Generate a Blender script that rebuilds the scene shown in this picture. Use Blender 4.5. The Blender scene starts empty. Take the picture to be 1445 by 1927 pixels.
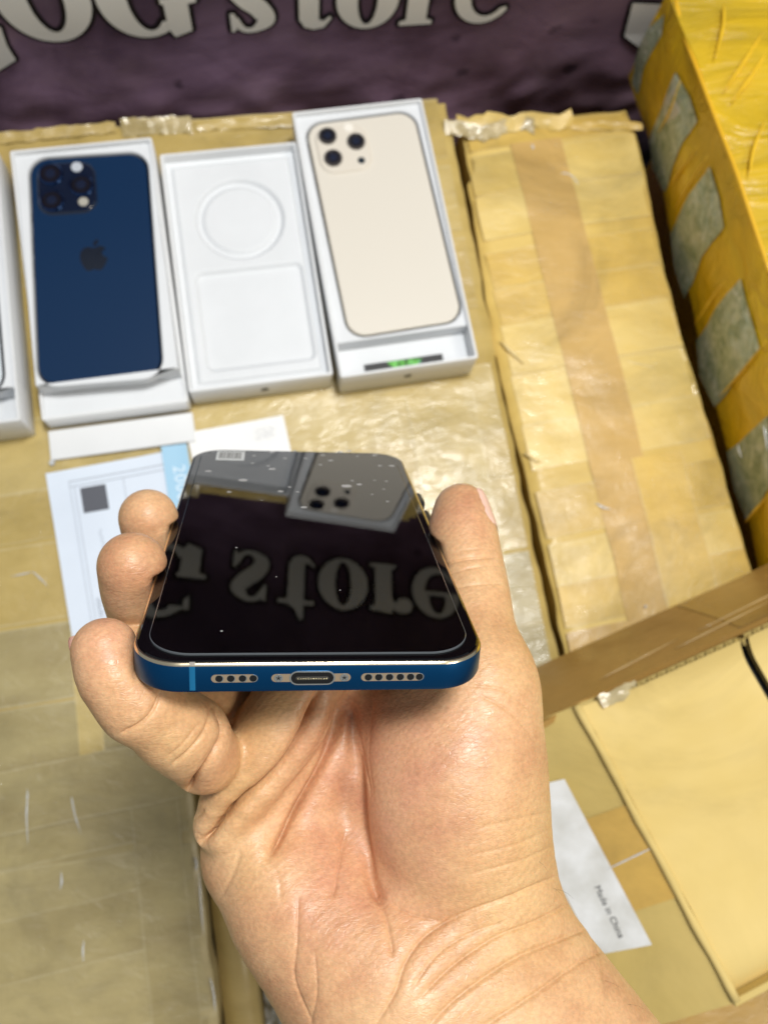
import bpy, bmesh, math, random
import numpy as np
from mathutils import Vector, Matrix, noise

# ------------------------------------------------------------------ camera, world, lights
C = bpy.context.scene
MM = 0.001
FPX = 1650.0                                  # focal length in pixels of the 1445 px wide photograph
CAM_Z = 525.7
# rows: camera right / up / back axes expressed in world axes
RT = np.array([[0.9832644561224126, -0.1654402467930611, 0.07629242470486249],
               [0.1456386479624663, 0.965377256861362, 0.21641658012845655],
               [-0.10945498410744432, -0.2016836053720849, 0.9733156372822519]])
cd = bpy.data.cameras.new('camera'); cam = bpy.data.objects.new('camera', cd); C.collection.objects.link(cam)
# RT maps camera vectors = RT @ world ; columns are world axes in camera space
M = Matrix([[RT[0][0], RT[1][0], RT[2][0], 0],
            [RT[0][1], RT[1][1], RT[2][1], 0],
            [RT[0][2], RT[1][2], RT[2][2], 0],
            [0, 0, 0, 1]])
M.translation = Vector((0, 0, CAM_Z * MM))
cam.matrix_world = M
cd.sensor_fit = 'HORIZONTAL'; cd.sensor_width = 36.0; cd.lens = 36.0 * FPX / 1445.0
cd.clip_start = 0.01; cd.clip_end = 20
cd.dof.use_dof = True; cd.dof.focus_distance = 0.205; cd.dof.aperture_fstop = cd.lens / 1.7
C.camera = cam

w = bpy.data.worlds.new('World'); C.world = w; w.use_nodes = True
bg = w.node_tree.nodes['Background']; bg.inputs[0].default_value = (0.88, 0.94, 1.0, 1); bg.inputs[1].default_value = 0.29

def area(name, loc, target, size, power, col, size_y=None):
    l = bpy.data.lights.new(name, 'AREA'); l.energy = power; l.color = col
    l.shape = 'RECTANGLE'; l.size = size; l.size_y = size_y or size
    o = bpy.data.objects.new(name, l); C.collection.objects.link(o)
    o.location = loc; o.rotation_euler = (Vector(target) - Vector(loc)).to_track_quat('-Z', 'Y').to_euler()
    return o
area('overhead_area_light', (0.26, 0.30, 1.6), (0.05, 0.12, 0.1), 0.28, 21.5, (1.0, 0.995, 0.975))
area('overhead_area_light', (0.95, -0.35, 1.35), (0.15, 0.0, 0.1), 0.4, 6.5, (1.0, 0.90, 0.74))  # added warm fill from the right, brightening the open and yellow cartons

C.view_settings.view_transform = 'Standard'; C.view_settings.look = 'None'
C.view_settings.gamma = 1; C.view_settings.use_curve_mapping = False
C.view_settings.exposure = 0.03
C.cycles.max_bounces = 8; C.cycles.use_denoising = True
C.cycles.caustics_reflective = False; C.cycles.caustics_refractive = False
random.seed(7)

# ------------------------------------------------------------------ geometry helpers (all in mm)
def ray(u, v):
    r = np.array([(u - 722.5) / FPX, (963.5 - v) / FPX, -1.0])
    return RT.T @ r
def at(u, v, z=0.0):
    r = ray(u, v); t = (CAM_Z - z) / -r[2]
    p = r * t; return Vector((p[0], p[1], z))
def at_x(u, v, x):
    r = ray(u, v); t = x / r[0]; return Vector((x, r[1] * t, r[2] * t + CAM_Z))
def at_y(u, v, y):
    r = ray(u, v); t = y / r[1]; return Vector((r[0] * t, y, r[2] * t + CAM_Z))
def at_d(u, v, d):                             # camera-space point (mm)
    return np.array([(u - 722.5) / FPX * d, (963.5 - v) / FPX * d, -d])
def c2w(p):
    q = np.asarray(p) @ RT; q = q + np.array([0, 0, CAM_Z]); return q

def obj(name, verts, faces, mat, parent=None, smooth=False, matrix=None, uvs=None):
    me = bpy.data.meshes.new(name)
    me.from_pydata([tuple(float(c) * MM for c in v) for v in verts], [], [tuple(f) for f in faces])
    if mat: me.materials.append(mat)
    if uvs is not None:
        uv = me.uv_layers.new(name='UVMap')
        for l in me.loops: uv.data[l.index].uv = uvs[l.vertex_index]
    me.update()
    if smooth:
        me.polygons.foreach_set('use_smooth', [True] * len(me.polygons))
        if smooth == 'auto':
            me.set_sharp_from_angle(angle=math.radians(35))
            for p in me.polygons:
                if p.loop_total > 8: p.use_smooth = False      # flat caps stay flat
    o = bpy.data.objects.new(name, me); C.collection.objects.link(o)
    if matrix is not None: o.matrix_world = matrix
    if parent is not None: o.parent = parent
    return o
def empty(name, loc=(0, 0, 0), rot=None, label=None, cat=None, group=None):
    o = bpy.data.objects.new(name, None); C.collection.objects.link(o); o.empty_display_size = 0.01
    m = Matrix.Translation(Vector(loc) * MM)
    if rot is not None: m = m @ rot.to_4x4()
    o.matrix_world = m
    return tag(o, label, cat, group)
def tag(o, label=None, cat=None, group=None, kind=None):
    for k, v in (('label', label), ('category', cat), ('group', group), ('kind', kind)):
        if v: o[k] = v
    return o

def rrect(cx, cy, w_, l_, r, n=6):
    r = max(min(r, w_ / 2 - .01, l_ / 2 - .01), .01); P = []
    for (sx, sy, a0) in ((1, 1, 0), (-1, 1, 90), (-1, -1, 180), (1, -1, 270)):
        for i in range(n + 1):
            a = math.radians(a0 + 90 * i / n)
            P.append((cx + sx * (w_ / 2 - r) + r * math.cos(a), cy + sy * (l_ / 2 - r) + r * math.sin(a)))
    return P
def loops(rings, cap0=True, cap1=True):
    """rings: list of lists of 3-D points of equal length; joined by quads."""
    V = []; F = []; n = len(rings[0])
    for R_ in rings: V += R_
    for k in range(len(rings) - 1):
        for i in range(n):
            j = (i + 1) % n
            F.append((k * n + i, k * n + j, (k + 1) * n + j, (k + 1) * n + i))
    if cap0: F.append(tuple(reversed(range(n))))
    if cap1: F.append(tuple(range((len(rings) - 1) * n, len(rings) * n)))
    return V, F
def prism(specs, n=6):
    """specs: (cx, cy, w, l, r, z) rings bottom to top."""
    return loops([[(x, y, s[5]) for x, y in rrect(*s[:5], n=n)] for s in specs])
def boxm(x0, x1, y0, y1, z0, z1, b=0.3):
    cx, cy, w_, l_ = (x0 + x1) / 2, (y0 + y1) / 2, x1 - x0, y1 - y0
    return prism([(cx, cy, w_ - 2 * b, l_ - 2 * b, b, z0), (cx, cy, w_, l_, b, z0 + b), (cx, cy, w_, l_, b, z1 - b), (cx, cy, w_ - 2 * b, l_ - 2 * b, b, z1)], n=2)
def disc(cx, cy, r, z0, z1, b=0.2, n=28, axis='z'):
    def ring(rr, z): return [(cx + rr * math.cos(2 * math.pi * i / n), cy + rr * math.sin(2 * math.pi * i / n), z) for i in range(n)]
    V, F = loops([ring(r, z0), ring(r, z1 - b), ring(r - b, z1)])
    if axis == 'y':      # (x, y, z) -> x stays, y becomes z, z becomes -y
        V = [(x, -z, y) for x, y, z in V]
    return V, F
def tube(pts, radii, n=8):
    pts = [Vector(p) for p in pts]; rings = []
    up = Vector((0.13, 0.2, 1)).normalized()
    for i, p in enumerate(pts):
        t = (pts[min(i + 1, len(pts) - 1)] - pts[max(i - 1, 0)]).normalized()
        a = t.cross(up).normalized(); b = a.cross(t)
        r = radii[i] if hasattr(radii, '__len__') else radii
        rings.append([tuple(p + a * r * math.cos(2 * math.pi * k / n) + b * r * math.sin(2 * math.pi * k / n)) for k in range(n)])
    return loops(rings)
def catmull(P, m=8):
    P = [np.array(p, float) for p in P]; Q = [2 * P[0] - P[1]] + P + [2 * P[-1] - P[-2]]; out = []
    for i in range(1, len(Q) - 2):
        for k in range(m):
            t = k / m
            out.append(.5 * ((2 * Q[i]) + (-Q[i - 1] + Q[i + 1]) * t + (2 * Q[i - 1] - 5 * Q[i] + 4 * Q[i + 1] - Q[i + 2]) * t * t + (-Q[i - 1] + 3 * Q[i] - 3 * Q[i + 1] + Q[i + 2]) * t ** 3))
    out.append(P[-1]); return out

# ------------------------------------------------------------------ material helpers
class NT:
    def __init__(s, name):
        s.m = bpy.data.materials.new(name); s.m.use_nodes = True; s.t = s.m.node_tree
        s.b = s.t.nodes['Principled BSDF']
    def n(s, typ, **kw):
        x = s.t.nodes.new(typ)
        for k, v in kw.items():
            if k.startswith('i_'): x.inputs[k[2:].replace('_', ' ')].default_value = v
            else: setattr(x, k, v)
        return x
    def l(s, a, b): s.t.links.new(a, b)
    def set(s, **kw):
        for k, v in kw.items(): s.b.inputs[k.replace('_', ' ')].default_value = v
    def coord(s, scale=(1, 1, 1), rot=(0, 0, 0), kind='Object'):
        tc = s.n('ShaderNodeTexCoord'); mp = s.n('ShaderNodeMapping')
        mp.inputs['Scale'].default_value = scale; mp.inputs['Rotation'].default_value = rot
        s.l(tc.outputs[kind], mp.inputs[0]); return mp.outputs[0]
    def noise(s, vec, scale, detail=4, rough=.55, dist=0):
        x = s.n('ShaderNodeTexNoise'); x.inputs['Scale'].default_value = scale; x.inputs['Detail'].default_value = detail
        x.inputs['Roughness'].default_value = rough; x.inputs['Distortion'].default_value = dist
        s.l(vec, x.inputs['Vector']); return x.outputs['Fac']
    def ramp(s, fac, stops, interp='LINEAR'):
        x = s.n('ShaderNodeValToRGB'); x.color_ramp.interpolation = interp
        e = x.color_ramp.elements
        while len(e) < len(stops): e.new(0.5)
        for k, (p, c) in enumerate(stops):
            e[k].position = p; e[k].color = (*c, 1) if len(c) == 3 else c
        s.l(fac, x.inputs[0]); return x.outputs[0]
    def mix(s, fac, a, b, mode='MIX'):
        x = s.n('ShaderNodeMix', data_type='RGBA', blend_type=mode)
        for i, v in ((0, fac), (6, a), (7, b)):
            if hasattr(v, 'links'): s.l(v, x.inputs[i])
            else: x.inputs[i].default_value = v if i == 0 else (*v, 1)
        return x.outputs[2]
    def bump(s, height, dist, strength=1.0, normal=None):
        x = s.n('ShaderNodeBump'); x.inputs['Distance'].default_value = dist; x.inputs['Strength'].default_value = strength
        s.l(height, x.inputs['Height'])
        if normal: s.l(normal, x.inputs['Normal'])
        return x.outputs[0]
    def math(s, op, a, b=0.0):
        x = s.n('ShaderNodeMath', operation=op)
        for i, v in ((0, a), (1, b)):
            if hasattr(v, 'links'): s.l(v, x.inputs[i])
            else: x.inputs[i].default_value = v
        return x.outputs[0]
    def col(s, c): s.l(c, s.b.inputs['Base Color'])
    def nrm(s, c): s.l(c, s.b.inputs['Normal'])
G3 = lambda v: (v, v, v)
def plain(name, c, rough=.5, metal=0, spec=.5, **kw):
    t = NT(name); t.set(Base_Color=(*c, 1), Roughness=rough, Metallic=metal, Specular_IOR_Level=spec, **kw); return t.m

def card_mat(name, c1, c2, rough=.38, stripe=1.0, wr=.35, coat=.0, rot=0.0, spec=.5, sc=1.0):
    """taped cardboard: mottled colour, faint streaks along one direction, crinkled glossy film"""
    t = NT(name); v = t.coord(rot=(0, 0, rot)); spec *= .7
    vs = t.coord(scale=(6 * stripe, 55 * stripe, 30), rot=(0, 0, rot))
    big = t.noise(v, 9 * sc, 3); st = t.noise(vs, 1.0, 4, .6)
    mixv = t.math('ADD', t.math('MULTIPLY', big, .5), t.math('MULTIPLY', st, .5))
    blot = t.ramp(t.noise(v, 10 * sc, 6, .68, .9), [(.33, G3(.84)), (.5, G3(.99)), (.7, G3(1.06))])
    t.col(t.mix(1.0, t.ramp(mixv, [(.36, c1), (.62, c2)]), blot, 'MULTIPLY'))
    rr = t.ramp(t.noise(v, 45 * sc, 3), [(.35, G3(max(rough - .14, .05))), (.7, G3(rough + .2))]); t.l(rr, t.b.inputs['Roughness'])
    vw = t.coord(scale=(35, 90, 60), rot=(0, 0, rot))
    b1 = t.bump(t.noise(vw, 1.0, 5, .6, .8), .0011, wr)
    b2 = t.bump(t.noise(v, 420, 3), .0002, .35, b1)
    t.nrm(b2); t.set(Coat_Weight=coat, Coat_Roughness=.2, Specular_IOR_Level=spec)
    return t.m
def tape_mat(name, c, c2=None, rough=.36, edge=(.7, .62, .42), wr=.5, alpha=1.0):
    t = NT(name); v = t.coord(); c2 = c2 or tuple(x * .8 for x in c)
    base = t.ramp(t.noise(t.coord(scale=(14, 40, 20)), 1.0, 4, .6, .4), [(.35, c2), (.65, c)])
    tc = t.n('ShaderNodeTexCoord'); sp = t.n('ShaderNodeSeparateXYZ'); t.l(tc.outputs['UV'], sp.inputs[0])
    e = t.math('ABSOLUTE', t.math('SUBTRACT', sp.outputs[1], .5))
    e = t.math('ADD', e, t.math('MULTIPLY', t.math('SUBTRACT', t.noise(v, 120, 3), .5), .05))
    ef = t.ramp(e, [(.465, G3(0)), (.49, G3(.24))])
    blot = t.ramp(t.noise(v, 11, 6, .68, .9), [(.33, G3(.74)), (.5, G3(.97)), (.7, G3(1.1))])
    t.col(t.mix(1.0, t.mix(ef, base, edge), blot, 'MULTIPLY'))
    b1 = t.bump(t.noise(t.coord(scale=(60, 120, 60)), 1.0, 5, .62, 1.2), .0012, wr)
    t.nrm(b1); t.set(Roughness=rough, Specular_IOR_Level=.6, Coat_Weight=.3, Coat_Roughness=.08)
    rg = t.ramp(t.noise(t.coord(scale=(95, 30, 60), rot=(0, 0, .35)), 1.0, 4, .55, 1.6), [(.56, G3(0)), (.66, G3(1))])
    t.l(t.bump(rg, .0016, .8, b1), t.b.inputs['Coat Normal'])
    if alpha < 1: t.set(Alpha=alpha)
    return t.m

# ------------------------------------------------------------------ floor below the cartons
FM = card_mat('floor_grey', (.05, .045, .04), (.09, .08, .07), rough=.7)
f = obj('floor', [(-3000, -3000, -420), (3000, -3000, -420), (3000, 3000, -420), (-3000, 3000, -420)], [(0, 1, 2, 3)], FM)
tag(f, kind='structure')

# ------------------------------------------------------------------ cartons
def hf(x, y, seed=0.0, amp=1.0):
    return amp * (1.6 * noise.noise(Vector((x * .011, y * .011, seed))) + .55 * noise.noise(Vector((x * .035, y * .05, seed + 9))) + .22 * noise.noise(Vector((x * .11, y * .2, seed + 3))))
def carton_body(name, x0, x1, y0, y1, z0, z1, mat, seed, parent, amp=1.0, ex=1.0, edge_r=2.5, left=None, right=None, step=4.5):
    """box whose top is an uneven sheet; left / right optional functions y -> x of the side edges"""
    nx = max(int((x1 - x0) / step), 2); ny = max(int((y1 - y0) / step), 2)
    L_ = left or (lambda y: x0); R_ = right or (lambda y: x1)
    V = []; F = []; idx = {}
    for j in range(ny + 1):
        y = y0 + (y1 - y0) * j / ny
        xa = L_(y) + ex * 1.3 * noise.noise(Vector((y * .06, 3.3, seed))); xb = R_(y) + ex * 1.3 * noise.noise(Vector((y * .06, 7.3, seed)))
        for i in range(nx + 1):
            x = xa + (xb - xa) * i / nx
            e = min(x - xa, xb - x, y - y0, y1 - y) ; dz = -edge_r * max(0, 1 - e / (edge_r * 1.6)) ** 2
            yy = y
            if j in (0, ny): yy = y + ex * 1.6 * noise.noise(Vector((x * .05, y, seed)))
            idx[i, j] = len(V); V.append((x, yy, z1 + hf(x, y, seed, amp) + dz))
    for j in range(ny):
        for i in range(nx): F.append((idx[i, j], idx[i + 1, j], idx[i + 1, j + 1], idx[i, j + 1]))
    rim = [idx[i, 0] for i in range(nx + 1)] + [idx[nx, j] for j in range(1, ny + 1)] + [idx[i, ny] for i in range(nx - 1, -1, -1)] + [idx[0, j] for j in range(ny - 1, 0, -1)]
    prev = rim
    for zz in (z1 - 8, (z0 + z1) / 2, z0):
        cur = []
        for r in rim:
            x, y, z = V[r]; k = 1.4 * noise.noise(Vector((x * .05, y * .05, zz * .05 + seed)))
            cur.append(len(V)); V.append((x + k * ex, y + k * ex, zz))
        for a in range(len(rim)):
            b = (a + 1) % len(rim); F.append((prev[a], cur[a], cur[b], prev[b]))
        prev = cur
    return obj(name, V, F, mat, parent, smooth='auto')
def strip(name, a, b, width, mat, parent, seed, z1=0.0, amp=1.0, lift=.35, n=None, drop=None, clip=None):
    """tape from a to b (x, y) lying on a carton top; drop = mm it runs down past each end"""
    a = Vector((a[0], a[1])); b = Vector((b[0], b[1])); d = b - a; Ln = d.length; t = d.normalized(); s = Vector((-t.y, t.x))
    n = n or max(int(Ln / 4), 2); m = max(int(width / 5), 3); V = []; F = []; U = []
    for i in range(n + 1):
        for j in range(m + 1):
            wob = .8 * noise.noise(Vector((i * .13, j * 5, seed + width)))
            p = a + t * Ln * i / n + s * (width * (j / m - .5) + (wob if j in (0, m) else 0))
            if clip: p = Vector(clip(p.x, p.y))
            V.append((p.x, p.y, z1 + hf(p.x, p.y, seed, amp) + lift)); U.append((i / n, j / m))
    for i in range(n):
        for j in range(m):
            q = i * (m + 1) + j; F.append((q, q + m + 1, q + m + 2, q + 1))
    # make sure normals face up
    if (Vector(V[F[0][1]]) - Vector(V[F[0][0]])).cross(Vector(V[F[0][2]]) - Vector(V[F[0][0]])).z < 0: F = [tuple(reversed(x)) for x in F]
    return obj(name, V, F, mat, parent, smooth=True, uvs=U)
def wrinkle(pts, r, mat, parent, name='tape_wrinkle'):
    P = catmull(pts, 5); n = len(P)
    r = r * .65
    rad = [max(r * math.sin(math.pi * (i + .6) / (n + .2)) * (.75 + .5 * random.random()), .08) for i in range(n)]
    V, F = tube(P, rad, 6)
    return obj(name, V, F, mat, parent, smooth=True)

MA = card_mat('carton_taped_tan', (.40, .285, .08), (.53, .395, .135), rough=.48, wr=.4)
MA2 = card_mat('carton_taped_falloff', (.33, .265, .12), (.44, .36, .18), rough=.4, wr=.45)  # darker olive paints in the light falling off at the lower left
MC = card_mat('carton_yellow', (.62, .43, .115), (.74, .54, .17), rough=.42, wr=.5)
T1 = tape_mat('tape_tan', (.51, .375, .125), (.43, .31, .09))
T2 = tape_mat('tape_tan_pale', (.55, .42, .16), (.47, .35, .115))
T3 = tape_mat('tape_falloff', (.40, .325, .145), (.33, .26, .11))  # olive tape carries the painted light falloff across the near strips
TB = tape_mat('tape_brown', (.64, .42, .145), (.56, .36, .115), edge=(.6, .4, .15), wr=.35, rough=.25)
TY = tape_mat('tape_yellow', (.69, .47, .11), (.58, .385, .085), wr=.35)
TYL = tape_mat('tape_yellow_pale', (.75, .56, .19), (.66, .47, .13), wr=.35)
CLR = plain('pale_film', (.85, .87, .88), .12, spec=.8, Transmission_Weight=.35)  # pale tone paints in the white glints on tape wrinkles

rA = empty('cardboard_carton', (20, 180, -400), label='wide tape-covered carton that the white phone boxes stand on', cat='carton', group='cardboard cartons')
I4 = Matrix.Identity(4)
def inv(e): return e.matrix_world.inverted()
def child(o, p):
    o.parent = p; o.matrix_parent_inverse = p.matrix_world.inverted(); return o
def A_right(y): return 148 + (1.5 if y > 200 else 0) + max(0, (60 - y)) * .03
child(carton_body('carton_body', -420, 148, -18, 390, -400, 0, MA, 1.0, None, right=A_right), rA)
for k, (y, wd, mt, dx) in enumerate([(372, 46, T1, 0), (318, 48, T2, 1), (262, 50, T1, 0), (176, 46, T2, 0), (138, 30, T1, 1), (98, 46, T1, 0), (52, 44, T3, 0), (8, 42, T3, 0)]):
    child(strip('tape_strip', (-400, y + 5 - k), (143.5, y - 3 + (k % 3)), wd, mt, None, 1.0, lift=.25 + .12 * (k % 3)), rA)
for x, y0, y1, wd, mt in ((-128, -12, 175, 14, T2), (104, -14, 180, 44, T2), (-230, -14, 190, 46, T1)):
    child(strip('tape_strip', (x, y0), (x + 3, y1), wd, mt, None, 1.0, lift=.75), rA)
for P in (((118, 930), (135, 925), (140, 940)), ((60, 1075), (72, 1085), (90, 1103)), ((905, 930), (912, 935), (915, 945)), ((20, 1085), (45, 1080), (60, 1076))):
    child(wrinkle([at(u, v, .9) for u, v in P], .8, CLR, None), rA)

rB = empty('cardboard_carton', (-200, -200, -400), label='tape-covered carton at the lower left, light falloff painted in as olive, below the little finger', cat='carton', group='cardboard cartons')
def B_right(y): return -76.5 + .8 * math.sin(y * .12)
child(carton_body('carton_body', -420, -76.5, -420, -22, -400, 1, MA2, 2.0, None, right=B_right, amp=1.2), rB)
for k, (y, wd, mt, sl) in enumerate([(-42, 34, T3, 4), (-74, 30, T1, -3), (-100, 32, T3, 5), (-134, 40, T1, 7), (-178, 44, T3, 5), (-225, 46, T1, 0)]):
    child(strip('tape_strip', (-400, y - sl * 2), (-80, y + sl), wd, T3 if mt is T3 else MA2 and tape_mat('tape_falloff_pale', (.43, .35, .16), (.36, .29, .13)), None, 2.0, z1=1, amp=1.2, lift=.25 + .14 * (k % 3)), rB)
child(strip('tape_strip', (-400, -30), (-80, -20), 34, T3, None, 2.0, z1=1.6, amp=1.2, lift=1.0), rB)
child(strip('tape_strip', (-97, -30), (-98, -400), 26, T3, None, 2.0, z1=1, amp=1.2, lift=.8), rB)
for P in (((50, 1460), (52, 1490), (50, 1540), (53, 1590)), ((97, 1452), (108, 1470), (112, 1510)), ((118, 1448), (130, 1475), (140, 1530), (152, 1568)), ((115, 1640), (116, 1660), (113, 1675)),
          ((158, 1770), (156, 1790), (157, 1812)), ((366, 1612), (370, 1625), (369, 1640)), ((375, 1640), (378, 1700), (383, 1760)),
          ((325, 1895), (322, 1915), (318, 1927)), ((395, 1840), (402, 1870), (405, 1905))):
    child(wrinkle([at(u, v, 2.2) for u, v in P], .85, CLR, None), rB)

rC = empty('cardboard_carton', (215, 190, -400), label='yellow taped carton with a lengthwise brown tape, between the wide carton and the wrapped parcel', cat='carton', group='cardboard cartons')
def C_left(y):  return 152 + 2.2 * math.sin(y * .021 + .6) + (3 if y > 330 else 0) - max(0, 60 - y) * .0
def C_right(y): return 282.5 - 6.5 * math.exp(-((y - 235) / 90) ** 2) - 5 * math.exp(-((y - 385) / 30) ** 2)
child(carton_body('carton_body', 152, 284, -60, 372, -400, 0, MC, 5.0, None, left=C_left, right=C_right, amp=1.3, edge_r=4), rC)
def clipC(x, y): return (min(max(x, C_left(y) + 2.5), C_right(y) - 3.5), min(max(y, -56), 367))
for k, (y, wd, mt) in enumerate([(358, 14, TY), (332, 30, TYL), (300, 32, TYL), (262, 26, TY), (236, 24, TY), (205, 34, TYL), (170, 34, TYL), (138, 30, TYL), (94, 30, TY), (62, 26, TYL), (36, 26, TY), (0, 40, TB)]):
    child(strip('tape_strip', (156, y - 2), (280, y + 3), wd, mt, None, 5.0, amp=1.3, lift=.22 + .14 * (k % 3), clip=clipC), rC)
child(strip('tape_strip', (206, 352), (214, 20), 36, TB, None, 5.0, amp=1.3, lift=.8), rC)
child(strip('tape_strip', (238, 120), (240, -30), 34, TY, None, 5.0, amp=1.3, lift=1.0), rC)
for P, r in ((((1030, 335), (1055, 326), (1078, 332), (1095, 362)), .9), (((1120, 946), (1135, 955), (1150, 958)), 1.2), (((1000, 270), (1004, 280)), 1.4), (((1212, 1140), (1217, 1143)), 1.6)):
    child(wrinkle([at(u, v, 1.2) for u, v in P], r, CLR, None), rC)
for P, r in ((((940, 640), (960, 660), (985, 684)), 2.2), (((985, 850), (1005, 865), (1020, 870)), 1.8), (((1250, 700), (1220, 690), (1180, 680), (1160, 668)), 1.6)):
    child(wrinkle([at(u, v, .6) for u, v in P], r, TYL, None), rC)
# torn film and cardboard along the back edges
def torn(name, pts, z, mat, parent, h=5, seed=0, up=0.0):
    V = []; F = []
    for i, (u, v) in enumerate(pts):
        p = at(u, v, z)
        for k in range(4):
            V.append((p.x + 2.5 * noise.noise(Vector((i * .7, k, seed))), p.y + k * h / 3 + 2 * noise.noise(Vector((i * .9, k * 2.1, seed + 4))),
                      z + 1 + up * k / 3 + 2.2 * noise.noise(Vector((i * .8, k * 1.3, seed + 8)))))
    n = len(pts)
    for i in range(n - 1):
        for k in range(3): q = i * 4 + k; F.append((q, q + 4, q + 5, q + 1))
    return child(obj(name, V, F, mat, None, smooth=True, uvs=[(0, .5)] * len(V)), parent)
FILM = tape_mat('crumpled_film', (.52, .42, .22), (.36, .28, .12), wr=.8, rough=.15)
torn('torn_flap', [(a, 262 - .06 * (a - 840) + 8 * math.sin(a * .05)) for a in range(838, 1010, 12)], 0, FILM, rC, 9, 2, 4)
torn('torn_flap', [(a, 247 - .02 * (a - 840) + 5 * math.sin(a * .08)) for a in range(860, 1080, 12)], 0, TYL, rC, 8, 5, 6)
torn('torn_flap', [(a, 246) for a in range(1075, 1210, 12)], 0, TY, rC, 6, 9, 1)
torn('torn_flap', [(a, 258 - .05 * (a - 230)) for a in range(232, 372, 9)], 0, FILM, rA, 10, 12, 5)
torn('torn_flap', [(a, 268 - .1 * (a - 40)) for a in range(-20, 230, 12)], 0, T1, rA, 7, 15, 2)
torn('torn_flap', [(a, 247 - .04 * (a - 370)) for a in range(370, 570, 12)], 0, T1, rA, 7, 19, 1)

# ---- tall parcel on the right, wrapped in yellow tape
def yellow_wrap(name, base, dark, rot):
    t = NT(name); v = t.coord(rot=rot); vs = t.coord(scale=(9, 42, 42), rot=rot)
    n1 = t.noise(vs, 1.0, 5, .6, 1.2); n2 = t.noise(v, 16, 3)
    m = t.math('ADD', t.math('MULTIPLY', n1, .65), t.math('MULTIPLY', n2, .35))
    t.col(t.ramp(m, [(.34, dark), (.5, tuple((a + b) / 2 for a, b in zip(base, dark))), (.64, base)]))
    t.nrm(t.bump(n1, .005, .9)); t.set(Roughness=.27, Specular_IOR_Level=.55, Coat_Weight=.25, Coat_Roughness=.15); return t.m
YS = yellow_wrap('yellow_wrap_side', (.88, .56, .010), (.66, .44, .012), (0.9, 0, 0))
YT = yellow_wrap('yellow_wrap_top', (.74, .48, .02), (.48, .33, .025), (0, 0, .95))
def green_film():
    t = NT('green_film'); v = t.coord(); n1 = t.noise(v, 70, 6, .65, 1.5)
    t.col(t.ramp(n1, [(.36, (.28, .36, .24)), (.52, (.46, .53, .39)), (.68, (.72, .76, .66))]))
    t.nrm(t.bump(t.noise(v, 60, 5, .6, 2.0), .003, .8)); t.set(Roughness=.25, Specular_IOR_Level=.6); return t.m
GF = green_film(); WHT = plain('white_label_scrap', (.62, .62, .58), .4)
rD = empty('wrapped_parcel', (390, 215, -400), label='tall parcel wrapped in yellow tape with green diamond patches, at the right edge', cat='parcel')
def Dx(y, z):      # bulging side wall
    return 291 - 3.0 * math.sin(max(0, min(1, (z - 4) / 78)) * math.pi) + 2.2 * noise.noise(Vector((y * .02, z * .03, 4))) + (max(0, y - 330) / 60) ** 2 * -2
def Dtop(y): return 86 - max(0, y - 200) * .085
def D_shape():
    V = []; F = []; NY = 90; prof = [-400, -200, -60, -16, -8, 0, 12, 24, 36, 48, 60, 72, 84, 96, 100]
    NX = 26
    for j in range(NY + 1):
        y = -40 + (402 + 40) * j / NY; tp = Dtop(y)
        for z in prof[:-1]:
            zz = z if z < 0 else z * tp / 96
            V.append((Dx(y, zz) if z > -15 else 322, y, zz) if z > -15 else (322, min(y, 372), zz))
        for i in range(1, NX + 1):
            x = 290 + i * 11
            V.append((x, y, tp + min(i, 3) * 1.2 + 5 * noise.noise(Vector((x * .02, y * .025, 8))) * min(1, i / 3)))
    n = len(prof) - 1 + NX
    for j in range(NY):
        for i in range(n - 1): q = j * n + i; F.append((q, q + 1, q + n + 1, q + n))
    for row in (0, NY):
        F.append(tuple(row * n + i for i in (range(n) if row else reversed(range(n)))) + ())
    ks = [0 if False else i for i in range(len(F))]
    o = obj('parcel_body', V, F, YS, None, smooth='auto'); o.data.materials.append(YT)
    for p in o.data.polygons:
        if p.normal.z > .75: p.material_index = 1
    return o
child(D_shape(), rD)
def side_patch(px, mat, name='plastic_patch'):
    P = [at_x(u, v, 289) for u, v in px]; c = sum(P, Vector()) / len(P); P = [c + (q - c) * (1.14 if mat is GF else 1) for q in P]; V = []; F = []
    K = 6; n = len(P) * 4; R_ = []
    for i in range(len(P)):
        for k in range(4): R_.append(P[i].lerp(P[(i + 1) % len(P)], k / 4))
    for k in range(1, K + 1):
        for q in R_:
            p = c.lerp(q, k / K); x = Dx(p.y, p.z) - .9 - .8 * abs(noise.noise(Vector((p.y * .12, p.z * .12, 2)))) * (k < K)
            V.append((x, p.y + .6 * noise.noise(p * .3), p.z))
    for k in range(K - 1):
        for i in range(n): F.append((k * n + i, k * n + (i + 1) % n, (k + 1) * n + (i + 1) % n, (k + 1) * n + i))
    V.append((Dx(c.y, c.z) - 1.2, c.y, c.z)); F += [(len(V) - 1, (i + 1) % n, i) for i in range(n)]
    return child(obj(name, V, F, mat, None, smooth=True), rD)
for px in ([(1255, 35), (1250, 70), (1218, 125), (1205, 168), (1196, 150), (1203, 110), (1228, 60)],
           [(1276, 150), (1294, 190), (1306, 232), (1285, 265), (1262, 320), (1247, 350), (1226, 310), (1222, 262), (1252, 205)],
           [(1332, 330), (1348, 380), (1358, 430), (1320, 478), (1300, 520), (1286, 548), (1272, 500), (1268, 440), (1302, 375)],
           [(1392, 540), (1408, 600), (1423, 655), (1380, 710), (1346, 752), (1322, 700), (1316, 642), (1350, 590)],
           [(1446, 795), (1450, 860), (1450, 912), (1420, 950), (1398, 968), (1382, 920), (1372, 855), (1405, 830)]):
    side_patch(px, GF)
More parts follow.
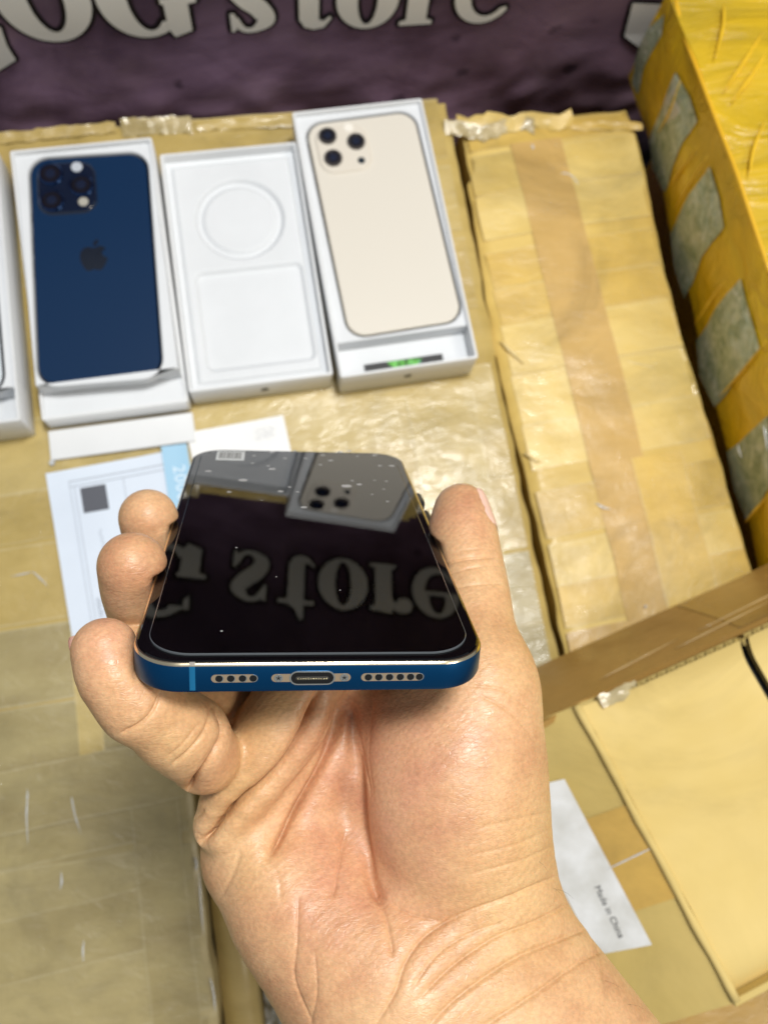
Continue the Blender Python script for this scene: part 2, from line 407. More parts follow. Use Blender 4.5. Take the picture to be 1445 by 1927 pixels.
side_patch([(1274, 152), (1290, 190), (1285, 212), (1262, 235), (1251, 230), (1253, 190)], WHT, 'label_scrap')
V, F = tube(catmull([at_x(u, v, 290) + Vector((-1, 0, 1.0)) for u, v in ((1272, 0), (1290, 70), (1320, 150), (1352, 235), (1385, 320), (1415, 410), (1450, 515))], 6), 1.15, 8)
child(obj('edge_cord', V, F, plain('orange_film_fold', (.83, .48, .03), .3), None, smooth=True), rD)
RIDGE = plain('yellow_tape_fold', (.85, .54, .03), .3)
for P in (((1256, 352), (1282, 318), (1313, 274)), ((1268, 395), (1298, 345), (1332, 292)), ((1306, 612), (1332, 572), (1362, 528)), ((1352, 748), (1395, 700), (1442, 640)), ((1238, 250), (1262, 205), (1280, 150)), ((1400, 985), (1425, 955), (1446, 930))):
    child(wrinkle([at_x(u, v, 286.8) for u, v in P], 1.3, RIDGE, None, 'tape_fold'), rD)
for P in (((1363, 170), (1400, 115), (1435, 60)), ((1378, 190), (1415, 140), (1450, 85)), ((1410, 330), (1418, 280), (1440, 225)), ((1345, 110), (1360, 50), (1362, 5))):
    child(wrinkle([at(u, v, Dtop(at(u, v, 88).y) + 4.5) for u, v in P], 1.8, RIDGE, None, 'tape_fold'), rD)
for P in (((1388, 835), (1391, 850), (1396, 862)), ((1436, 800), (1440, 820), (1444, 850))):
    child(wrinkle([at_x(u, v, 286.5) for u, v in P], 1.0, CLR, None), rD)

# ---- open carton at the lower right
KR = card_mat('kraft_light', (.60, .445, .15), (.68, .52, .205), rough=.62, wr=.08, stripe=.3, spec=.25)
KR2 = card_mat('kraft_shade', (.50, .37, .12), (.58, .44, .16), rough=.62, wr=.08, stripe=.3, spec=.25)  # same kraft made darker, painting in the shade left of the fold
KB = card_mat('kraft_brown_taped', (.33, .19, .05), (.43, .25, .07), rough=.38, wr=.3, stripe=.22)
BLK = plain('gap_shade_black', (.01, .009, .008), .8)  # black that paints the shade in the slot and hollows
ZE = 100
cE = at(1090, 1330, ZE); a_ = math.radians(13.5)
RE = Matrix(((math.cos(a_), -math.sin(a_), 0), (math.sin(a_), math.cos(a_), 0), (0, 0, 1)))
rE = empty('open_carton', (cE.x, cE.y, 0), rot=RE, label='plain brown carton with open flaps and a Made in China label, right of the wrist', cat='carton', group='cardboard cartons')
def eobj(name, V, F, m, smooth=False, uvs=None):
    V = [(p[0] - .072 * min(p[1], 0), p[1], p[2]) for p in V]      # the flaps' cut sides are not quite square to the hinge
    o = obj(name, V, F, m, None, smooth, uvs=uvs); o.parent = rE; return o
def panel(name, grid, th, m, nz=None, smooth='auto'):
    """grid[j][i] of points -> slab of thickness th below"""
    nj = len(grid); ni = len(grid[0]); V = [p for r in grid for p in r]
    F = [(j * ni + i, j * ni + i + 1, (j + 1) * ni + i + 1, (j + 1) * ni + i) for j in range(nj - 1) for i in range(ni - 1)]
    P = [Vector(p) for p in V]; nn = (P[1] - P[0]).cross(P[ni] - P[0]).normalized()
    if nn.z < 0: nn = -nn
    b = len(V); V = V + [tuple(Vector(p) - nn * th) for p in V]
    F += [tuple(reversed([q + b for q in f_])) for f_ in F[:]]
    rim = list(range(ni)) + [j * ni + ni - 1 for j in range(1, nj)] + [(nj - 1) * ni + i for i in range(ni - 2, -1, -1)] + [j * ni for j in range(nj - 2, 0, -1)]
    for k in range(len(rim)):
        c_, d_ = rim[k], rim[(k + 1) % len(rim)]; F.append((c_, c_ + b, d_ + b, d_))
    o = eobj(name, V, F, m, smooth)
    bm = bmesh.new(); bm.from_mesh(o.data); bmesh.ops.recalc_face_normals(bm, faces=bm.faces); bm.to_mesh(o.data); bm.free()
    o.data.set_sharp_from_angle(angle=math.radians(35)) if smooth else None
    return o
# local frame of E: x along the cut edge, y away from the camera, z up; fold line at x = 0
def backy(x):  # the torn back edge of the light flap
    return -2.6 + 1.6 * sstep_(-x, -20, -8) + .5 * noise.noise(Vector((x * .2, 0, 0)))
def sstep_(e, a, b): t = max(0, min(1, (e - a) / (b - a))); return t * t * (3 - 2 * t)
def up(x, y):      # the flap curls up towards its cut edge and sags at the front
    d = backy(x) - y; k = sstep_(x, 12, 34)
    return (max(0, 15 - d) ** 2) * .026 * k - 1.5 * (1 - k) * max(0, 1 - d / 14) - max(0, (y + 146) < 16) * ((16 - (y + 146)) ** 2) * .03
def sstep_(e, a, b): t = max(0, min(1, (e - a) / (b - a))); return t * t * (3 - 2 * t)
def top_pt(x, y):
    return (x, y, ZE + .35 * noise.noise(Vector((x * .03, y * .03, 1))) + up(x, y))
def ygrid(x, q=0): return [-146, -142, -138, -133, -128, -110, -90, -70, -50, -34, -22, -14, -10, -6, -3, backy(x) - q]
for xs_ in ([1.2, 3, 6, 12, 16, 20, 24, 28, 32, 36, 45, 60, 75, 86], [91, 95, 112, 130, 160, 200]):
    panel('top_flap', [[top_pt(x, ygrid(x)[k]) for x in xs_] for k in range(16)], .7, KR)
    panel('flap_liner', [[tuple(Vector(top_pt(x, ygrid(x, .4)[k])) - Vector((0, 0 if k < 11 else -(k - 10) * .4, 3.6))) for x in xs_] for k in range(16)], .6, KR2)
sl = math.radians(24)
panel('side_panel', [[(-x * math.cos(sl), -148 + 149 * s, ZE - x * math.sin(sl) - .2 + .3 * noise.noise(Vector((x * .05, s * 3, 4)))) for x in [-.6, 3, 6, 15, 30, 50, 75, 96]] for s in [i / 10 for i in range(11)]], 3.2, KR2)
# rounded crease bead along the fold
V, F = tube([(-.8  + .25 * math.sin(i * .9), -147 + i * 7.4, ZE + .15) for i in range(21)], [2.1 + .2 * math.sin(i * 1.7) for i in range(21)], 8); eobj('fold_crease', V, F, KR, True)
# corrugated cut edge: wavy core between the two liners, black strip painted as the shade behind it
V = []; F = []; xs = [16 + i * .7 for i in range(int(184 / .7))]
for i, x in enumerate(xs):
    y = backy(x); z = top_pt(x, y)[2]; c0 = Vector((x, y, z)) + Vector((0, .9, -1.75)) ; en = Vector((0, .79, .61)); tn = Vector((0, -.61, .79))
    w_ = 1.4 * math.sin(x * 1.15); cc = c0 + tn * w_
    for a, b in ((-4, .2), (.25, .2), (.25, -.2), (-4, -.2)): q = cc + en * a + tn * b; V.append(tuple(q))
for i in range(len(xs) - 1):
    for k in range(3): q = i * 4 + k; F.append((q, q + 1, q + 5, q + 4))
eobj('corrugated_core', V, F, KR2)
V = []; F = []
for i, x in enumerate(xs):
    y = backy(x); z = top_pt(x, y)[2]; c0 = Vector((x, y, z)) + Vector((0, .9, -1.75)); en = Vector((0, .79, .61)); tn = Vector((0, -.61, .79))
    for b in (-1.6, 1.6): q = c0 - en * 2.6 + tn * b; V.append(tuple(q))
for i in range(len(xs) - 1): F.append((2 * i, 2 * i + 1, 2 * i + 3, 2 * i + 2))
eobj('hollow_shade_strip', V, F, BLK)
# black block standing in for the shade inside
V, F = boxm(4, 198, -140, -6, ZE - 30, ZE - 7, .5); eobj('inside_shade_block', V, F, BLK)
# rear flap covered in brown tape, falling away behind the cut edge
def rf(x, s):
    y = 1.5 + s * 20; z = ZE - 5 - s * 62 + 3.5 * math.sin(s * math.pi) + 1.0 * noise.noise(Vector((x * .02, s * 2, 6)))
    return (x, y + (-2 if x < 0 else 0) * (1 - s), z)
panel('rear_flap', [[rf(x, s) for x in [-80, -60, -40, -20, 0, 20, 40, 60, 90, 120, 150, 190]] for s in [i / 9 for i in range(10)]], 3, KB)
for s0, s1, x0, x1 in ((.02, .97, 95, 190),):
    V = []; U = []; F = []
    for i in range(31):
        x = x0 + (x1 - x0) * i / 30
        for j in range(6):
            s = s0 + (s1 - s0) * j / 5 + .05 * (i / 30); p = rf(x, s); V.append((p[0], p[1] + .3, p[2] + .45 + .5 * noise.noise(Vector((x * .05, j, 3))))); U.append((i / 30, j / 5))
    for i in range(30):
        for j in range(5): q = i * 6 + j; F.append((q, q + 6, q + 7, q + 1))
    eobj('tape_strip', V, F, tape_mat('tape_dark_brown', (.43, .245, .06), (.35, .20, .045), edge=(.50, .34, .14), wr=.45), True, U)
for s0, x0, x1 in ((.16, 62, 125), (.30, 80, 150), (.22, 20, 70)):
    V, F = tube([(x, rf(x, s0 + .1 * k / 7)[1] + .2, rf(x, s0 + .1 * k / 7)[2] + .5) for k, x in enumerate(np.linspace(x0, x1, 8))], [.15, .5, .8, .6, .9, .6, .4, .1], 6); eobj('tape_wrinkle', V, F, tape_mat('tape_dark_sheen', (.50, .33, .12)), True, [(0, .5)] * len(V))  # lighter brown paints highlight lines along the flap's wrinkles
# film tuft where the tape was torn
V = []; F = []
for i in range(9):
    for k in range(5):
        x = 10 + i * 2.6; h = 2.6 * math.exp(-((i - 4.5) / 2.2) ** 2)
        V.append((x + .8 * noise.noise(Vector((i, k, 1))), -5.5 + k * 1.6 + 1.4 * noise.noise(Vector((i * .6, k, 5))), ZE + 1.0 + h * math.sin(k / 4 * math.pi) + .8 * noise.noise(Vector((i, k, 9)))))
for i in range(8):
    for k in range(4): q = i * 5 + k; F.append((q, q + 5, q + 6, q + 1))
eobj('torn_film', V, F, FILM, True)
# walls
V, F = boxm(-2, 200, -149.4, -146.2, -60, ZE - .4, .3); eobj('front_wall', V, F, KR2)
# tape over the fold, label
def on_side(x, y, lift): return (-x * math.cos(sl), y, ZE - x * math.sin(sl) + lift)
def w2e(p): return RE.transposed() @ (Vector(p) - Vector((cE.x, cE.y, 0)))
V = [on_side(x, y, .55 + .1 * noise.noise(Vector((x, y * .2, 0)))) for x in (-.4, 2, 5, 15, 30, 45, 60, 70) for y in np.linspace(-96.5, -50, 10)]
F = [(i * 10 + j, i * 10 + j + 1, (i + 1) * 10 + j + 1, (i + 1) * 10 + j) for i in range(7) for j in range(9)]
eobj('tape_patch', V, F, tape_mat('tape_honey', (.60, .38, .085), (.53, .335, .08), edge=(.62, .47, .22), wr=.15, rough=.35), True, [(0, .5)] * len(V))
V, F = tube([on_side(1 + i * 3.2, -72 - .35 * i, .8) for i in range(9)], [.1, .3, .45, .5, .35, .5, .4, .3, .1], 6); eobj('tape_wrinkle', V, F, CLR, True)
# ------------- white label with the printed line
def lab(x, y, l): return on_side(x, y, l)
LX0, LX1, LY0, LY1 = 23.5, 50, -113, -29
def label_mat():
    t = NT('label_paper'); v = t.coord(); n1 = t.noise(v, 60, 4)
    t.col(t.ramp(n1, [(.35, (.58, .575, .54)), (.65, (.74, .745, .74))])); t.nrm(t.bump(n1, .0006, .5)); t.set(Roughness=.5); return t.m
V = [lab(x, y + (x - LX0) * .12, .95) for x in (LX0, 24, 32, LX1) for y in np.linspace(LY0, LY1, 14)]
F = [(i * 14 + j, i * 14 + j + 1, (i + 1) * 14 + j + 1, (i + 1) * 14 + j) for i in range(3) for j in range(13)]
labo = eobj('white_label', V, F, label_mat(), True)
def text_mesh(s, size, name, mat, parent, mtx, shear=0.0, spacing=1.0, ext=.02):
    cu = bpy.data.curves.new(name + '_curve', 'FONT'); cu.body = s; cu.size = size; cu.shear = shear; cu.space_character = spacing; cu.align_x = 'CENTER'; cu.align_y = 'CENTER'; cu.resolution_u = 3
    tmp = bpy.data.objects.new('tmp', cu); C.collection.objects.link(tmp)
    dg = bpy.context.evaluated_depsgraph_get(); dg.update()
    me = bpy.data.meshes.new_from_object(tmp.evaluated_get(dg)); me.name = name
    bpy.data.objects.remove(tmp); bpy.data.curves.remove(cu)
    co = np.empty(len(me.vertices) * 3); me.vertices.foreach_get('co', co); co *= MM; me.vertices.foreach_set('co', co)
    me.materials.clear(); me.materials.append(mat)
    o = bpy.data.objects.new(name, me); C.collection.objects.link(o)
    mtx = mtx.copy(); mtx.translation = mtx.translation * MM
    if parent is not None: o.parent = parent; o.matrix_parent_inverse = Matrix.Identity(4); o.matrix_local = mtx
    else: o.matrix_world = mtx
    return o
INK = plain('black_ink', (.03, .03, .035), .6)
# text direction: along -y, letters' tops toward +x side (fold)
tx = Vector((.072, -1, 0)).normalized(); ty = Vector((math.cos(sl), 0, math.sin(sl))).normalized(); tz = tx.cross(ty)
pos = Vector(lab(34.5, -93, 1.25)); pos.x += .072 * 93
Mt = Matrix(((tx.x, ty.x, tz.x, pos.x), (tx.y, ty.y, tz.y, pos.y), (tx.z, ty.z, tz.z, pos.z), (0, 0, 0, 1)))
tl = text_mesh('Made in China', 4.4, 'printed_text', INK, None, Matrix.Identity(4)); tl.parent = rE
tl.matrix_local = Matrix(((tx.x, ty.x, tz.x, pos.x * MM), (tx.y, ty.y, tz.y, pos.y * MM), (tx.z, ty.z, tz.z, pos.z * MM), (0, 0, 0, 1)))

# ---- things seen between the wrist and the lower-left carton
rF = empty('cardboard_carton', (-60, -200, -400), label='narrow smooth brown carton wedged beside the lower-left carton at the bottom', cat='carton', group='cardboard cartons')
MF = card_mat('carton_smooth', (.36, .26, .085), (.46, .34, .13), rough=.45, wr=.08)
child(carton_body('carton_body', -75.2, -55, -420, -24, -400, -14, MF, 8.0, None, amp=.25, ex=.35, edge_r=5, step=3), rF)
rG = empty('cardboard_carton', (10, -200, -400), label='low carton wrapped in crumpled clear film, just left of the wrist', cat='carton', group='cardboard cartons')
MG = NT('clear_wrap_over_white'); vv = MG.coord(); nn_ = MG.noise(vv, 60, 5, .6, 1.4)
MG.col(MG.ramp(nn_, [(.4, (.20, .18, .12)), (.5, (.42, .43, .42)), (.62, (.78, .80, .82))])); MG.nrm(MG.bump(nn_, .004, .8)); MG.set(Roughness=.12, Specular_IOR_Level=.7)
child(carton_body('wrapped_body', -54, 130, -420, -24, -400, -34, MG.m, 11.0, None, amp=3, ex=1, edge_r=4), rG)
rH = empty('cardboard_carton', (240, -300, -400), label='brown taped carton in shadow at the bottom right corner', cat='carton', group='cardboard cartons')
child(carton_body('carton_body', 132, 480, -480, -40, -400, -70, KB, 14.0, None, amp=1.5), rH)
child(strip('tape_strip', (140, -230), (460, -215), 50, tape_mat('tape_amber', (.50, .30, .07)), None, 14.0, z1=-70, amp=1.5, lift=.4), rH)

# ------------------------------------------------------------------ banner
def banner_mat():
    t = NT('banner_print'); v = t.coord(); big = t.noise(v, 5.5, 5, .6, .6)
    tc = t.n('ShaderNodeTexCoord'); sp = t.n('ShaderNodeSeparateXYZ'); t.l(tc.outputs['Object'], sp.inputs[0])
    base = t.ramp(big, [(.3, (.08, .05, .08)), (.42, (.21, .13, .21)), (.55, (.40, .26, .40)), (.7, (.64, .44, .56))])
    # printed wash pinker towards the right; colour turns dark navy at the right end
    xs_ = t.n('ShaderNodeMapRange'); xs_.inputs[1].default_value = .02; xs_.inputs[2].default_value = .30; t.l(sp.outputs[0], xs_.inputs[0])
    base = t.mix(t.math('MULTIPLY', xs_.outputs[0], .55), base, (.24, .13, .14))
    vor = t.n('ShaderNodeTexVoronoi'); vor.inputs['Scale'].default_value = 22; t.l(t.coord(rot=(.4, .3, .8)), vor.inputs['Vector'])
    blot = t.ramp(t.math('ADD', vor.outputs['Distance'], t.math('MULTIPLY', t.noise(v, 60, 4), .35)), [(.27, G3(.7)), (.34, G3(0))])
    base = t.mix(blot, base, (.035, .02, .035))
    st = t.ramp(t.noise(v, 13, 6, .65, 1.5), [(.5, G3(0)), (.75, G3(.5))])
    base = t.mix(st, base, (.32, .22, .26))
    nv = t.n('ShaderNodeMapRange'); nv.inputs[1].default_value = .330; nv.inputs[2].default_value = .372; t.l(sp.outputs[0], nv.inputs[0])
    base = t.mix(nv.outputs[0], base, (.014, .018, .035))
    # print darkens behind the lettering, deepened so its screen reflection stays near black
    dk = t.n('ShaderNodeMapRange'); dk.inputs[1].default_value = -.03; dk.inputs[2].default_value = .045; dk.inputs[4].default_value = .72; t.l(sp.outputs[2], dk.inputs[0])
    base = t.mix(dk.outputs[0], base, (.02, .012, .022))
    t.col(base)
    t.nrm(t.bump(t.noise(t.coord(scale=(14, 14, 20), rot=(0, .8, 0)), 1, 3, .5, .6), .004, .4)); t.set(Roughness=.55, Specular_IOR_Level=.3); return t.m
BY = 450.0
def by(x, z):   # the cloth's face
    k = min(1, max(0, (-10 - z) / 60))
    return BY - (x - 20) * .035 + .9 * noise.noise(Vector((x * .012, z * .012, 1))) + k * (7 * noise.noise(Vector((x * .016 + z * .008, z * .014, 3))) + 3 * noise.noise(Vector((x * .05 - z * .02, z * .05, 5))))
V = []; F = []; NX, NZ = 130, 100
for j in range(NZ + 1):
    for i in range(NX + 1):
        x = -330 + 900 * i / NX; z = -380 + 700 * j / NZ; V.append((x, by(x, z), z))
b0 = len(V)
for j in range(NZ):
    for i in range(NX): q = j * (NX + 1) + i; F.append((q, q + 1, q + NX + 2, q + NX + 1))
rBn = empty('banner', (20, 450, -380), label='purple printed shop banner with white outlined lettering, hanging behind the cartons', cat='banner')
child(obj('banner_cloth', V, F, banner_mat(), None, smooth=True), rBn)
LW = plain('banner_white_ink', (.88, .87, .82), .45); LK = plain('banner_black_ink', (.012, .01, .012), .45)
LAY = [0]
def flat(contours, mat, name, off):
    """2-D filled curve; contours: list of closed [(x, z)]"""
    cu = bpy.data.curves.new('g', 'CURVE'); cu.dimensions = '2D'; cu.fill_mode = 'BOTH'
    for c in contours:
        s = cu.splines.new('POLY'); s.points.add(len(c) - 1)
        for i, (x, y) in enumerate(c): s.points[i].co = (x, y, 0, 1)
        s.use_cyclic_u = True
    tmp = bpy.data.objects.new('tmp', cu); C.collection.objects.link(tmp)
    dg = bpy.context.evaluated_depsgraph_get(); dg.update(); me = bpy.data.meshes.new_from_object(tmp.evaluated_get(dg))
    Vv = [(v.co.x, by(v.co.x, v.co.y) - off, v.co.y) for v in me.vertices]; Ff = [tuple(p.vertices) for p in me.polygons]
    bpy.data.objects.remove(tmp); bpy.data.curves.remove(cu); bpy.data.meshes.remove(me)
    return Vv, Ff
def ribbon(c, hw, off, closed=True):
    Vv = []; Ff = []; n = len(c)
    for i in range(n):
        a = Vector(c[i - 1]); b = Vector(c[(i + 1) % n]); t = (b - a).normalized() if (b - a).length else Vector((1, 0)); s = Vector((-t.y, t.x)); p = Vector(c[i])
        for k in (-1, 1):
            q = p + s * k * hw; Vv.append((q.x, by(q.x, q.y) - off, q.y))
    for i in range(n): j = (i + 1) % n; Ff.append((2 * i, 2 * j, 2 * j + 1, 2 * i + 1))
    return Vv, Ff
def dense(c, step=1.5):
    out = []
    for i in range(len(c)):
        a = Vector(c[i]); b = Vector(c[(i + 1) % len(c)]); m = max(int((b - a).length / step), 1)
        out += [tuple(a.lerp(b, k / m)) for k in range(m)]
    return out
def glyph(name, pieces, out=2.6):
    """pieces: list of contour lists (each piece filled on its own)"""
    root = None; V1 = []; F1 = []; V2 = []; F2 = []
    for k, pc in enumerate(pieces):
        pc = [dense(c) for c in pc]
        v, f_ = flat(pc, LW, name, 1.6 + .12 * k); F1 += [tuple(q + len(V1) for q in ff) for ff in f_]; V1 += v
        for m_, c in enumerate(pc):
            v, f_ = ribbon(c, out, .55 + .09 * k + .04 * m_); F2 += [tuple(q + len(V2) for q in ff) for ff in f_]; V2 += v
    o = child(obj(name, V1, F1, LW, None), rBn)
    o2 = obj('letter_outline', V2, F2, LK, None); o2.parent = o; o2.matrix_parent_inverse = o.matrix_world.inverted()
    return o
def ell(cx, cz, a, b, n=48, tilt=0):
    P = []
    for i in range(n):
        t = 2 * math.pi * i / n; x = a * math.cos(t); z = b * math.sin(t); P.append((cx + x * math.cos(tilt) - z * math.sin(tilt), cz + x * math.sin(tilt) + z * math.cos(tilt)))
    return P
def stroke(ctr, wid, m=8):
    """centre line with widths -> closed contour"""
    P = catmull([(*p, w_) for p, w_ in zip(ctr, wid)], m); Lf = []; Rg = []
    for i, p in enumerate(P):
        a = P[max(i - 1, 0)]; b = P[min(i + 1, len(P) - 1)]; t = np.array([b[0] - a[0], b[1] - a[1]]); t /= np.linalg.norm(t); s = np.array([-t[1], t[0]])
        Lf.append(tuple(p[:2] + s * p[2] / 2)); Rg.append(tuple(p[:2] - s * p[2] / 2))
    return Lf + Rg[::-1]
def bx(u, v=30): return at_y(u, v, BY)
def base_z(u): p = at_y(u, 75 - (u - 200) * 50 / 670, BY); return p.z
XH = 48
def letter_at(u0, u1):
    um = (u0 + u1) / 2; vb = 75 - (um - 200) * 50 / 670; p = at_y(u0, vb, BY); q = at_y(u1, vb, BY); return p.x, q.x, (p.z + q.z) / 2
x0, x1, z0 = letter_at(22, 196); cx = (x0 + x1) / 2; a = (x1 - x0) / 2
glyph('letter_o_capital', [[ell(cx, z0 + 34, a, 35), ell(cx + 1.5, z0 + 35.5, a * .38, 28)]], 3)
# capital G
x0, x1, z0 = letter_at(206, 366); cx = (x0 + x1) / 2; a = (x1 - x0) / 2 * 1.0
outer = [(cx - 2 + a * math.cos(math.radians(t)), z0 + 34 + 35 * math.sin(math.radians(t))) for t in range(42, 326, 6)]
inner = [(cx + a * .42 * math.cos(math.radians(t)) + 1, z0 + 34 + 29 * math.sin(math.radians(t))) for t in range(312, 50, -6)]
glyph('letter_g_capital', [[outer + [(cx + a * .72, z0 + 12)] + inner], [[(cx + a * .35, z0 + 31), (cx + a * 1.18, z0 + 31), (cx + a * 1.18, z0 + 27), (cx + a * .98, z0 + 26), (cx + a * .98, z0 + 3), (cx + a * .55, z0 - 2), (cx + a * .42, z0 + 6), (cx + a * .42, z0 + 26), (cx + a * .35, z0 + 27)]],
                          [[(cx + a * .64, z0 + 52), (cx + a * .78, z0 + 47), (cx + a * .82, z0 + 60), (cx + a * .66, z0 + 61)]]], 3)
# s
x0, x1, z0 = letter_at(433, 522); W_ = x1 - x0
glyph('letter_s', [[stroke([(x0 + W_ * .86, z0 + 37), (x0 + W_ * .70, z0 + 44.5), (x0 + W_ * .45, z0 + 45.5), (x0 + W_ * .22, z0 + 37), (x0 + W_ * .38, z0 + 28), (x0 + W_ * .64, z0 + 20), (x0 + W_ * .76, z0 + 10), (x0 + W_ * .52, z0 + 2.5), (x0 + W_ * .28, z0 + 3), (x0 + W_ * .1, z0 + 12)],
                            [6, 4.5, 5, 12, 14, 14, 12, 5, 4.5, 6])],
                   [[(x0 + W_ * .03, z0 + 1), (x0 + W_ * .10, z0 + 1), (x0 + W_ * .2, z0 + 8), (x0 + W_ * .12, z0 + 17), (x0 + W_ * .03, z0 + 17)]],
                   [[(x0 + W_ * .92, z0 + 47), (x0 + W_ * .85, z0 + 47), (x0 + W_ * .76, z0 + 41), (x0 + W_ * .84, z0 + 32), (x0 + W_ * .92, z0 + 32)]]])
# t
x0, x1, z0 = letter_at(543, 622); W_ = x1 - x0
glyph('letter_t', [[[(x0 + W_ * .24, z0 + 44), (x0 + W_ * .24, z0 + 9), (x0 + W_ * .36, z0 + 2), (x0 + W_ * .58, z0 - .5), (x0 + W_ * .82, z0 + 1), (x0 + W_ * 1.0, z0 + 9), (x0 + W_ * .95, z0 + 11), (x0 + W_ * .82, z0 + 7), (x0 + W_ * .7, z0 + 8), (x0 + W_ * .70, z0 + 44), (x0 + W_ * .70, z0 + 61), (x0 + W_ * .62, z0 + 61), (x0 + W_ * .44, z0 + 51), (x0 + W_ * .24, z0 + 47.5)]],
                   [[(x0 - W_ * .02, z0 + 43), (x0 + W_ * .98, z0 + 43), (x0 + W_ * .98, z0 + 47), (x0 - W_ * .02, z0 + 47)]]])
# o
x0, x1, z0 = letter_at(630, 742); a = (x1 - x0) / 2; cx = (x0 + x1) / 2
glyph('letter_o', [[ell(cx, z0 + 23.5, a, 25), ell(cx, z0 + 23.5, a * .32, 21)]])
# r
x0, x1, z0 = letter_at(748, 838); W_ = x1 - x0
glyph('letter_r', [[[(x0, z0), (x0 + W_ * .66, z0), (x0 + W_ * .66, z0 + 3.5), (x0 + W_ * .54, z0 + 5), (x0 + W_ * .54, z0 + 48), (x0 + W_ * .46, z0 + 48), (x0, z0 + 46), (x0, z0 + 43), (x0 + W_ * .13, z0 + 41), (x0 + W_ * .13, z0 + 5), (x0, z0 + 3.5)]],
                   [stroke([(x0 + W_ * .50, z0 + 33), (x0 + W_ * .62, z0 + 42), (x0 + W_ * .80, z0 + 43)], [3, 5, 9])], [ell(x0 + W_ * .84, z0 + 39.5, 7, 7.5, 24)]])
# e
x0, x1, z0 = letter_at(845, 950); a = (x1 - x0) / 2; cx = (x0 + x1) / 2
outer = [(cx + a * math.cos(math.radians(t)), z0 + 23.5 + 25 * math.sin(math.radians(t))) for t in range(4, 330, 6)]
inner = [(cx + 3 + a * .62 * math.cos(math.radians(t)), z0 + 25 + 20 * math.sin(math.radians(t))) for t in range(318, 183, -6)]
glyph('letter_e', [[outer + [(cx + a * .80, z0 + 13)] + inner + [(cx - a * .36, z0 + 23), (cx + a, z0 + 23)],
                    [(cx - a * .34, z0 + 27)] + [(cx + 1 + a * .36 * math.cos(math.radians(t)), z0 + 28 + 16.5 * math.sin(math.radians(t))) for t in range(178, 2, -8)] + [(cx + a * .38, z0 + 27)]]])
# larger white shapes cut by the frame
def quad_print(px, name='white_flourish'):
    P = [at_y(u, v, BY) for u, v in px]; glyph(name, [[[(p.x, p.z) for p in P]]], 2.4)
quad_print([(-60, 60), (2, 60), (14, 95), (31, 122), (0, 142), (-60, 160)])
quad_print([(1184, -20), (1168, 42), (1208, 70), (1232, 82), (1262, 40), (1285, -20)])

# ------------------------------------------------------------------ phone boxes on the carton
def white_mat(name, c=(.74, .75, .755), r=.42):
    t = NT(name); v = t.coord(); n1 = t.noise(v, 30, 3)
    t.col(t.ramp(n1, [(.3, tuple(x * .95 for x in c)), (.7, c)])); t.nrm(t.bump(t.noise(v, 900, 2), .00008, .3)); t.set(Roughness=r, Specular_IOR_Level=.4); return t.m
WB = white_mat('white_card'); WI = white_mat('white_insert', (.72, .74, .76), .55); WS = white_mat('white_card_side', (.80, .79, .75), .45)
def ring_spec(o_, h_, n=6):   # from outer rect specs to hole spec
    return None
def build(name, specs, mat, parent, n=6, smooth='auto'):
    V, F = prism(specs, n); o = obj(name, V, F, mat, None, smooth); o.parent = parent; return o
def raw(name, V, F, mat, parent, smooth='auto', uvs=None):
    o = obj(name, V, F, mat, None, smooth, uvs=uvs); o.parent = parent; return o
def apple_contours(cx, cy, s):
    body = [(0, -.36), (.12, -.43), (.25, -.42), (.40, -.2), (.47, 0.0)]
    right = [(.36, .06), (.29, .16), (.31, .28), (.42, .36)]
    top = [(.30, .46), (.16, .46), (0, .41), (-.15, .46), (-.32, .42), (-.44, .26), (-.46, .02), (-.38, -.24), (-.25, -.42), (-.12, -.43)]
    b = catmull([(0, -.385)] + body[1:], 5) + catmull(right, 5)[:-1] + catmull([(.42, .36)] + top + [(0, -.385)], 5)[:-1]
    leaf = [(0.0, .48), (.02, .62), (.16, .74), (.17, .60), (.10, .51)]
    sc = lambda L_: [(cx + x * s, cy + y * s) for x, y in [tuple(q[:2]) for q in L_]]
    return sc(b), sc(catmull(leaf + [leaf[0]], 4)[:-1])
def logo(parent, cx, cy, s, z, mat, name='apple_logo', to=None):
    V = []; F = []
    for c in apple_contours(cx, cy, s):
        b = len(V); V += [(x, y, z) for x, y in c]; n = len(c)
        m = (sum(p[0] for p in c) / n, sum(p[1] for p in c) / n, z); V.append(m); F += [(b + i, b + (i + 1) % n, b + n) for i in range(n)]
    if to: V = [to(*p) for p in V]
    return raw(name, V, F, mat, parent, False)
LG = plain('logo_grey', (.10, .10, .10), .5)

